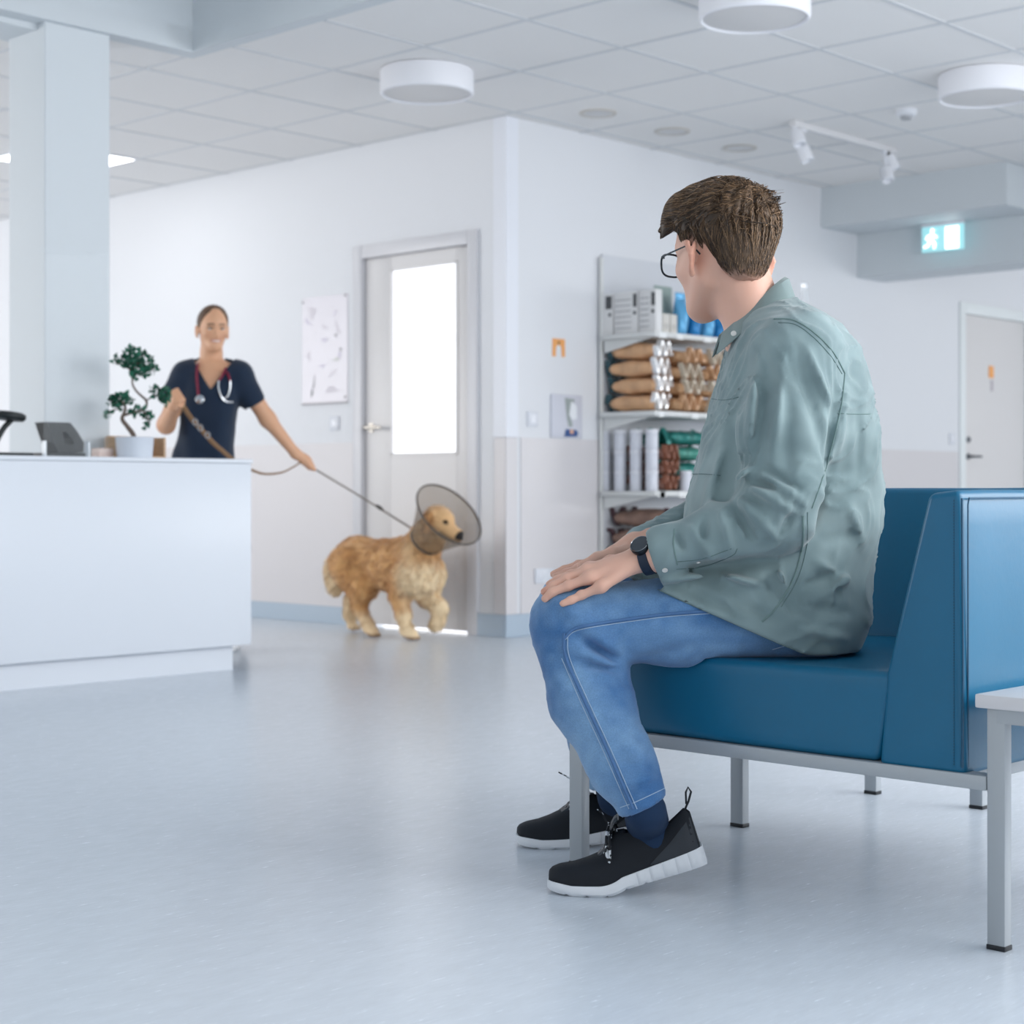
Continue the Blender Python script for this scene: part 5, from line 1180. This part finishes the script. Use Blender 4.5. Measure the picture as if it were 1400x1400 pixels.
for a, b, lb in ((60, 118.5, 'clear acrylic screen on the counter in front of the card terminal'), (119.5, 147, 'narrow clear acrylic screen between terminal and plant')):
    xa, xb = cY(a, 5.99), cY(b, 5.99); t = thing('acrylic_screen', ((xa+xb)/2, 5.99, CT), lb, 'screen'); hw = (xb-xa)/2; dd = FW[0]*xa+FW[1]*5.99; hz_ = Z(345, dd)-CT
    f = MB(); f.box((-hw, -.003, 0), (hw, .003, hz_)); f.build('acrylic_panel', M_acr, t, smooth=False)
    f = MB(); f.box((-hw-.001, -.012, 0), (-hw+.004, .012, .06)); f.build('screen_clip', mat('clip_clear', '#dfe6ec', rough=.2), t)

# ================================================================== SHELVES WITH GOODS
SXL, SXR, SY0, SY1 = 7.29, 8.86, 5.83, 6.245
SZ = [1.644, 1.212, .774, .345]
M_shf = mat('shelf_white', '#d6d8d7', rough=.4); M_shf2 = mat('shelf_back_panel', '#cfd2d8', rough=.5)
un = thing('wall_shelving', ((SXL+SXR)/2, 6.05, 0), 'white wall shelving full of boxes, bags and tubs behind the seated person', 'shelf')
o0 = Vector(((SXL+SXR)/2, 6.05, 0)); bz1 = Z(345, 9.55)
f = MB(); f.box((SXL+.05, SY1, .12), (SXR, YW-.002, bz1)); at(o0, f).build('back_panel', M_shf2, un)
for x in (SXL+.03, SXR-.03): f = MB(); f.box((x-.012, SY1-.014, 0), (x+.012, SY1-.0005, bz1-.02), .002); at(o0, f).build('upright', M_shf, un)
for z in SZ:
    f = MB(); f.box((SXL, SY0, z-.028), (SXR, SY1-.031, z), .003); s_ = at(o0, f).build('shelf_board', M_shf, un)
    for x in (SXL+.03, SXR-.03):
        f = MB(); f.prism([(SY1-.032, z-.03), (SY0+.04, z-.03), (SY1-.032, z-.10)], 0, x-.004, x+.004); at(o0, f).build('shelf_bracket', M_shf, s_, smooth=False)
rg = np.random.default_rng(4)
for z, pxs in ((SZ[0], (896, 925, 962)), (SZ[1], (890, 946, 968)), (SZ[2], (880, 902, 928))):
    for px in pxs:
        x = max(cY(px, SY0), SXL+.03); w = rg.uniform(.04, .07)
        f = MB(); f.box((x, SY0-.003, z-.034), (x+w, SY0, z-.004)); at(o0, f).build('price_tag', mat('tag_paper', '#e6e8e8'), un)
# -- boxes on the top shelf
def label_lines(mb, x, y0, y1, z0, z1, n, rg):
    for i in range(n):
        z = z0+(z1-z0)*(i+.5)/n; a = y0+(y1-y0)*rg.uniform(0, .15); b = y1-(y1-y0)*rg.uniform(0, .35); mb.box((x-.0008, a, z-.0022), (x, b, z+.0022))
M_box = mat('cream_carton', '#dcdcdc', rough=.5); M_ink = mat('carton_ink', '#4b4d50', rough=.6)
for y0, y1, lb, dot in ((onX(838, 7.32)[1], onX(818.5, 7.32)[1]-.012, 'cream carton with dark side label, at the back of the top shelf', 0), (onX(872, 7.32)[1], onX(840, 7.32)[1], 'widest cream carton with lined print on the top shelf', 1), (onX(897, 7.32)[1], onX(874, 7.32)[1], 'cream carton with lined print at the front corner of the top shelf', 1)):
    t = thing('supplement_box', (7.345, (y0+y1)/2, SZ[0]), lb, 'box', group='cream cartons on the top shelf'); hw = (y1-y0)/2; H = .232
    f = MB(); f.box((-.028, -hw, 0), (.028, hw, H), .002); f.build('carton', M_box, t)
    f = MB(); f.box((-.0292, -hw+.006, H*.62), (-.0281, -hw+.030 if dot else hw*.1, H*.93)); f.build('dark_label', M_ink, t)
    f = MB(); f.lathe([(.001, 0), (.011, 0), (.011, .001), (.001, .001)], (-.0281, -hw+.020, H*.48), 14, (-1, 0, 0)); f.build('round_mark', M_ink, t)
    if dot:
        for k in range(6): f = MB(); z = H*(.12+.135*k); f.box((-.0292, -hw+.045, z), (-.0281, hw-.008, z+.005)); f.build('printed_line', mat('grey_print', '#9a9c9f'), t)
for i, (px, w) in enumerate(((901, .062), (914, .058))):
    x = (7.395, 7.465)[i]; t = thing('small_carton', (x+w/2-.01, 5.90, SZ[0]), ('left' if i == 0 else 'right')+' of two small cream cartons in front on the top shelf', 'box', group='small cartons on the top shelf')
    f = MB(); f.box((-w/2+.01, -.04, 0), (w/2+.01, .04, .105), .002); f.build('carton', mat('beige_carton', '#cfccc6', rough=.5), t); f = MB(); f.box((-w/2+.018, -.0412, .02), (w/2-.0, -.0402, .05)); f.build('faint_label', mat('faint_label', '#bdbab5'), t)
def pouch(name, x, y, z, w, dpt, h, m, lb, cat='bag', group=None, seal=None, rz=0):      # upright pouch with crimped top
    t = thing(name, (x, y, z), lb, cat, rz, group); f = MB(); R = []
    for k in range(15):
        u = k/14; a = w/2*(1-.06*math.sin(PI*u)+.03*math.sin(9*u)); b = dpt/2*max(.03, (math.sin(PI*min(1, u*1.05+.12)))**.6 if u < .88 else .06); R.append([(a*math.copysign(abs(math.cos(q))**.7, math.cos(q)), b*math.copysign(abs(math.sin(q))**.8, math.sin(q))*(1+.12*math.sin(3*q+u*8)), h*u) for q in np.linspace(0, 2*PI, 25)[:-1]])
    f.loft(R); f.build('pouch', m, t)
    f = MB(); f.box((-w/2*.98, -.003, h*.93), (w/2*.98, .003, h), .001); f.build('top_seal', seal or m, t); return t
M_blue = mat('blue_foil', '#1f78b4', rough=.3, metal=.3, var=.3, vscale=9); M_lblue = mat('light_blue_foil', '#5fa6d2', rough=.3, metal=.3); M_gg = mat('grey_green_foil', '#8fa09c', rough=.5)
pouch('treat_pouch', cY(914, 6.02), 6.06, SZ[0], .16, .07, .29, M_gg, 'grey green pouch behind the small cartons on the top shelf')
for px, dx, m, h, lb in ((930, 0, M_lblue, .24, 'light blue foil bag left in the row by the chin'), (948, 0, M_blue, .21, 'deep blue foil bag second in the row by the chin'), (966, 0, M_lblue, .19, 'light blue foil bag third in the row by the collar'), (982, 0, M_blue, .17, 'deep blue foil bag at the right end by the collar')):
    pouch('blue_bag', cY(px, 5.92), 5.92, SZ[0], .092, .08, h, m, lb, group='blue foil bags on the top shelf')
pouch('white_bag', cY(1100, 5.88), 5.88, SZ[0], .075, .05, .40, mat('white_foil', '#f2f4f7', rough=.25, metal=.3), 'slim white bag whose top shows behind the collar')
# -- lying bags
def lying(name, c, l, w, h, m, lb, group, axis='y', tips=None, seed=0, tilt=0, cat='bag', silver=None):
    t = thing(name, c, lb, cat, 0 if axis == 'y' else PI/2, group); t.rotation_euler.x = tilt if axis == 'y' else 0
    f = MB(); R = []; n = 22
    for k in range(n):
        u = k/(n-1); y = (u-.5)*l; e = max(.10, min(1, max(0, math.sin(PI*u))**.2*1.02)); wv = 1+.05*math.sin(u*17+seed*2.1); hh_ = h*e*(.94+.06*math.sin(u*11+seed)); ww = w/2*(.86+.14*e)*wv
        R.append([(ww*math.copysign(abs(math.cos(q))**.6, math.cos(q)), y, h*.5+hh_*.5*math.copysign(abs(math.sin(q))**.75, math.sin(q))) for q in np.linspace(0, 2*PI, 25)[:-1]])
    f.loft(R); f.build('bag_body', m, t)
    for s, mm in ((-1, silver or tips or m), (1, tips or m)):
        f = MB(); P = [[(w/2*.9*(i/10*2-1), s*(l/2-.004+j*.012), h*.5+.44*h*math.sin(i*1.5+seed)) for i in range(11)] for j in range(4)]
        Q = [[(a, b, c_+.016) for a, b, c_ in r] for r in P]; f.loft([P[0]+Q[0][::-1], P[1]+Q[1][::-1], P[2]+Q[2][::-1], P[3]+Q[3][::-1]]); f.build('crimped_end', mm, t)
    return t
M_tan = mat('tan_food_bag', '#d3a780', rough=.4, var=.16, vscale=7, bump=.4, bscale=30, bdist=.004); M_tip = mat('dark_green_tip', '#2f4f58', rough=.4); M_sil = mat('silver_seal', '#e8eaec', rough=.2, metal=.4)
nm = ['lowest', 'second from bottom', 'third from bottom', 'topmost']
for k in range(4): lying('food_bag', (7.405+.006*(k % 2), 6.035+.01*((k+1) % 2), SZ[1]+.001+k*.0965), .30, .15, .094, M_tan, nm[k]+' tan food bag in the left stack on the second shelf', 'tan food bags on the second shelf', 'y', M_tip, k, silver=M_sil)
M_cr = mat('cream_end', '#cfc3b0', rough=.4)
for j, x in enumerate((7.60, 7.84)):
    for k in range(4): lying('food_bag', (x+.008*((k+j) % 2), 6.0-.012*(k % 2), SZ[1]+.001+k*.088), .32, .20, .086, mat('tan_food_bag_dull', '#c79e78', rough=.45, var=.22, vscale=9), nm[k]+(' tan food bag in the middle stack on the second shelf' if j == 0 else ' tan food bag in the right stack behind the shirt'), 'tan food bags on the second shelf', 'y', M_cr, k+5*j, silver=M_cr if (j+k) % 3 else M_tan)
# -- tubs
M_tub = mat('white_tub', '#d6d9e2', rough=.35)
tub = None; rown = ['bottom', 'middle', 'top']; coln = ['wall end', 'second from the wall', 'third from the wall', 'front end']
for j, y in enumerate([onX(q, 7.355)[1] for q in (823.5, 845, 866.5, 888)]):
    for k in range(3):
        lb = 'white tub in the '+rown[k]+' layer, '+coln[j]+', on the third shelf'
        if tub is None:
            tub = t = thing('white_tub', (7.375, y, SZ[2]), lb, 'tub', group='white tubs on the third shelf')
            f = MB(); f.lathe([(.001, 0), (.033, 0), (.0345, .004), (.0345, .090), (.033, .093)], (0, 0, 0), 28, cap=False); f.build('tub_body', M_tub, t)
            f = MB(); f.lathe([(.0335, .093), (.036, .094), (.036, .110), (.034, .1125), (.001, .1125)], (0, 0, 0), 28, cap=False); f.build('tub_lid', mat('tub_lid', '#dfe1e8', rough=.3), t)
        else: t = copy_tree(tub); t['label'] = lb
        t.location = (7.375, y, SZ[2]+.001+k*.1135)
M_brn = mat('brown_pouch', '#7a5a50', rough=.35, var=.2, vscale=10)
for k in range(3): lying('brown_pouch', (7.485, 6.0, SZ[2]+.001+k*.083), .22, .13, .080, M_brn, ['lowest', 'middle', 'top'][k]+' brown pouch stacked beside the white tubs', 'brown pouches on the third shelf', 'y', mat('copper_end', '#96604a', rough=.4), k)
M_grn = mat('teal_foil', '#2f7f78', rough=.28, metal=.35, var=.25, vscale=9)
for k in range(3): lying('teal_bag', (7.76, 6.06, SZ[2]+.078+k*.090), .36, .24, .088, M_grn if k != 1 else mat('green_foil', '#4d9183', rough=.28, metal=.35), ['lowest', 'middle', 'top'][k]+' shiny teal bag in the stack right of the brown pouches', 'teal bags on the third shelf', 'x', M_grn, k+3)
t = lying('flat_carton', (7.76, 6.06, SZ[2]+.001), .24, .36, .075, mat('dull_carton', '#aab3b0'), 'flat grey carton under the teal bags', None, 'y', None, 2, cat='carton')
t = copy_tree(tub); t.location = (cY(937, 5.87), 5.868, SZ[2]+.001); t['label'] = 'single white tub standing in front of the teal bags'; del t['group']
# -- bottom shelf
M_brs = mat('brown_striped_bag', '#8b6f62', rough=.4, var=.25, vscale=6)
for k in range(3): lying('brown_bag', (7.47+.02*k, 6.02, SZ[3]+.001+k*.112), .36, .28, .108, M_brs, ['lowest', 'middle', 'top'][k]+' brown striped bag on the bottom shelf above the hands', 'brown bags on the bottom shelf', 'y', mat('dark_plum', '#4d3238', rough=.4), k)
WORLD = .84; EXPO = 0.31
AREAS = [('window_daylight_back', (4.2, -1.5, 2.1), (3.2, 1.8), (3.1, 2.2, .2), 125, (.97, .98, 1)),
         ('window_daylight_right', (7.4, -1.7, 1.9), (3.5, 2.2), (3.2, 1.6, .6), 120, (.97, .98, 1)),
         ('added_fill_far', (14.0, .5, 1.5), (3, 2), (12.3, 6.2, 1.2), 85, (.98, .99, 1)),  # added area light, brightens the wall past the soffits; no window known there
         ('window_daylight_left', (0, 12.5, 1.7), (6, 2.4), (6, 9, 1.4), 205, (1, .975, .95))]
# ================================================================== LIGHT + CAMERA
sc = bpy.context.scene
wd = bpy.data.worlds.new('sky'); sc.world = wd; wd.use_nodes = True
bg = wd.node_tree.nodes['Background']; bg.inputs[0].default_value = (.93, .965, 1.0, 1); bg.inputs[1].default_value = WORLD
def area(name, loc, size, aim, power, c=(1, 1, 1)):
    l = bpy.data.lights.new(name, 'AREA'); l.shape = 'RECTANGLE'; l.size, l.size_y = size; l.energy = power; l.color = c
    o = bpy.data.objects.new(name, l); col.objects.link(o); o.location = loc
    o.rotation_euler = (Vector(aim)-Vector(loc)).to_track_quat('-Z', 'Y').to_euler(); return o
for a in AREAS: area(*a)
cam = bpy.data.cameras.new('camera'); co = bpy.data.objects.new('camera', cam); col.objects.link(co)
co.location = (0, 0, EYE); co.rotation_euler = (PI/2, 0, YAW)
cam.sensor_width = 36; cam.lens = FP/1400*36; cam.shift_y = (700-HOR)/1400*-1; cam.clip_start = .05
cam.dof.use_dof = True; cam.dof.focus_distance = 3.32; cam.dof.aperture_fstop = 5.2
sc.camera = co
sc.view_settings.view_transform = 'Standard'; sc.view_settings.look = 'None'; sc.view_settings.gamma = 1; sc.view_settings.exposure = EXPO
sc.cycles.use_denoising = True; sc.cycles.max_bounces = 10; sc.cycles.diffuse_bounces = 5
sc.cycles.sample_clamp_indirect = 6
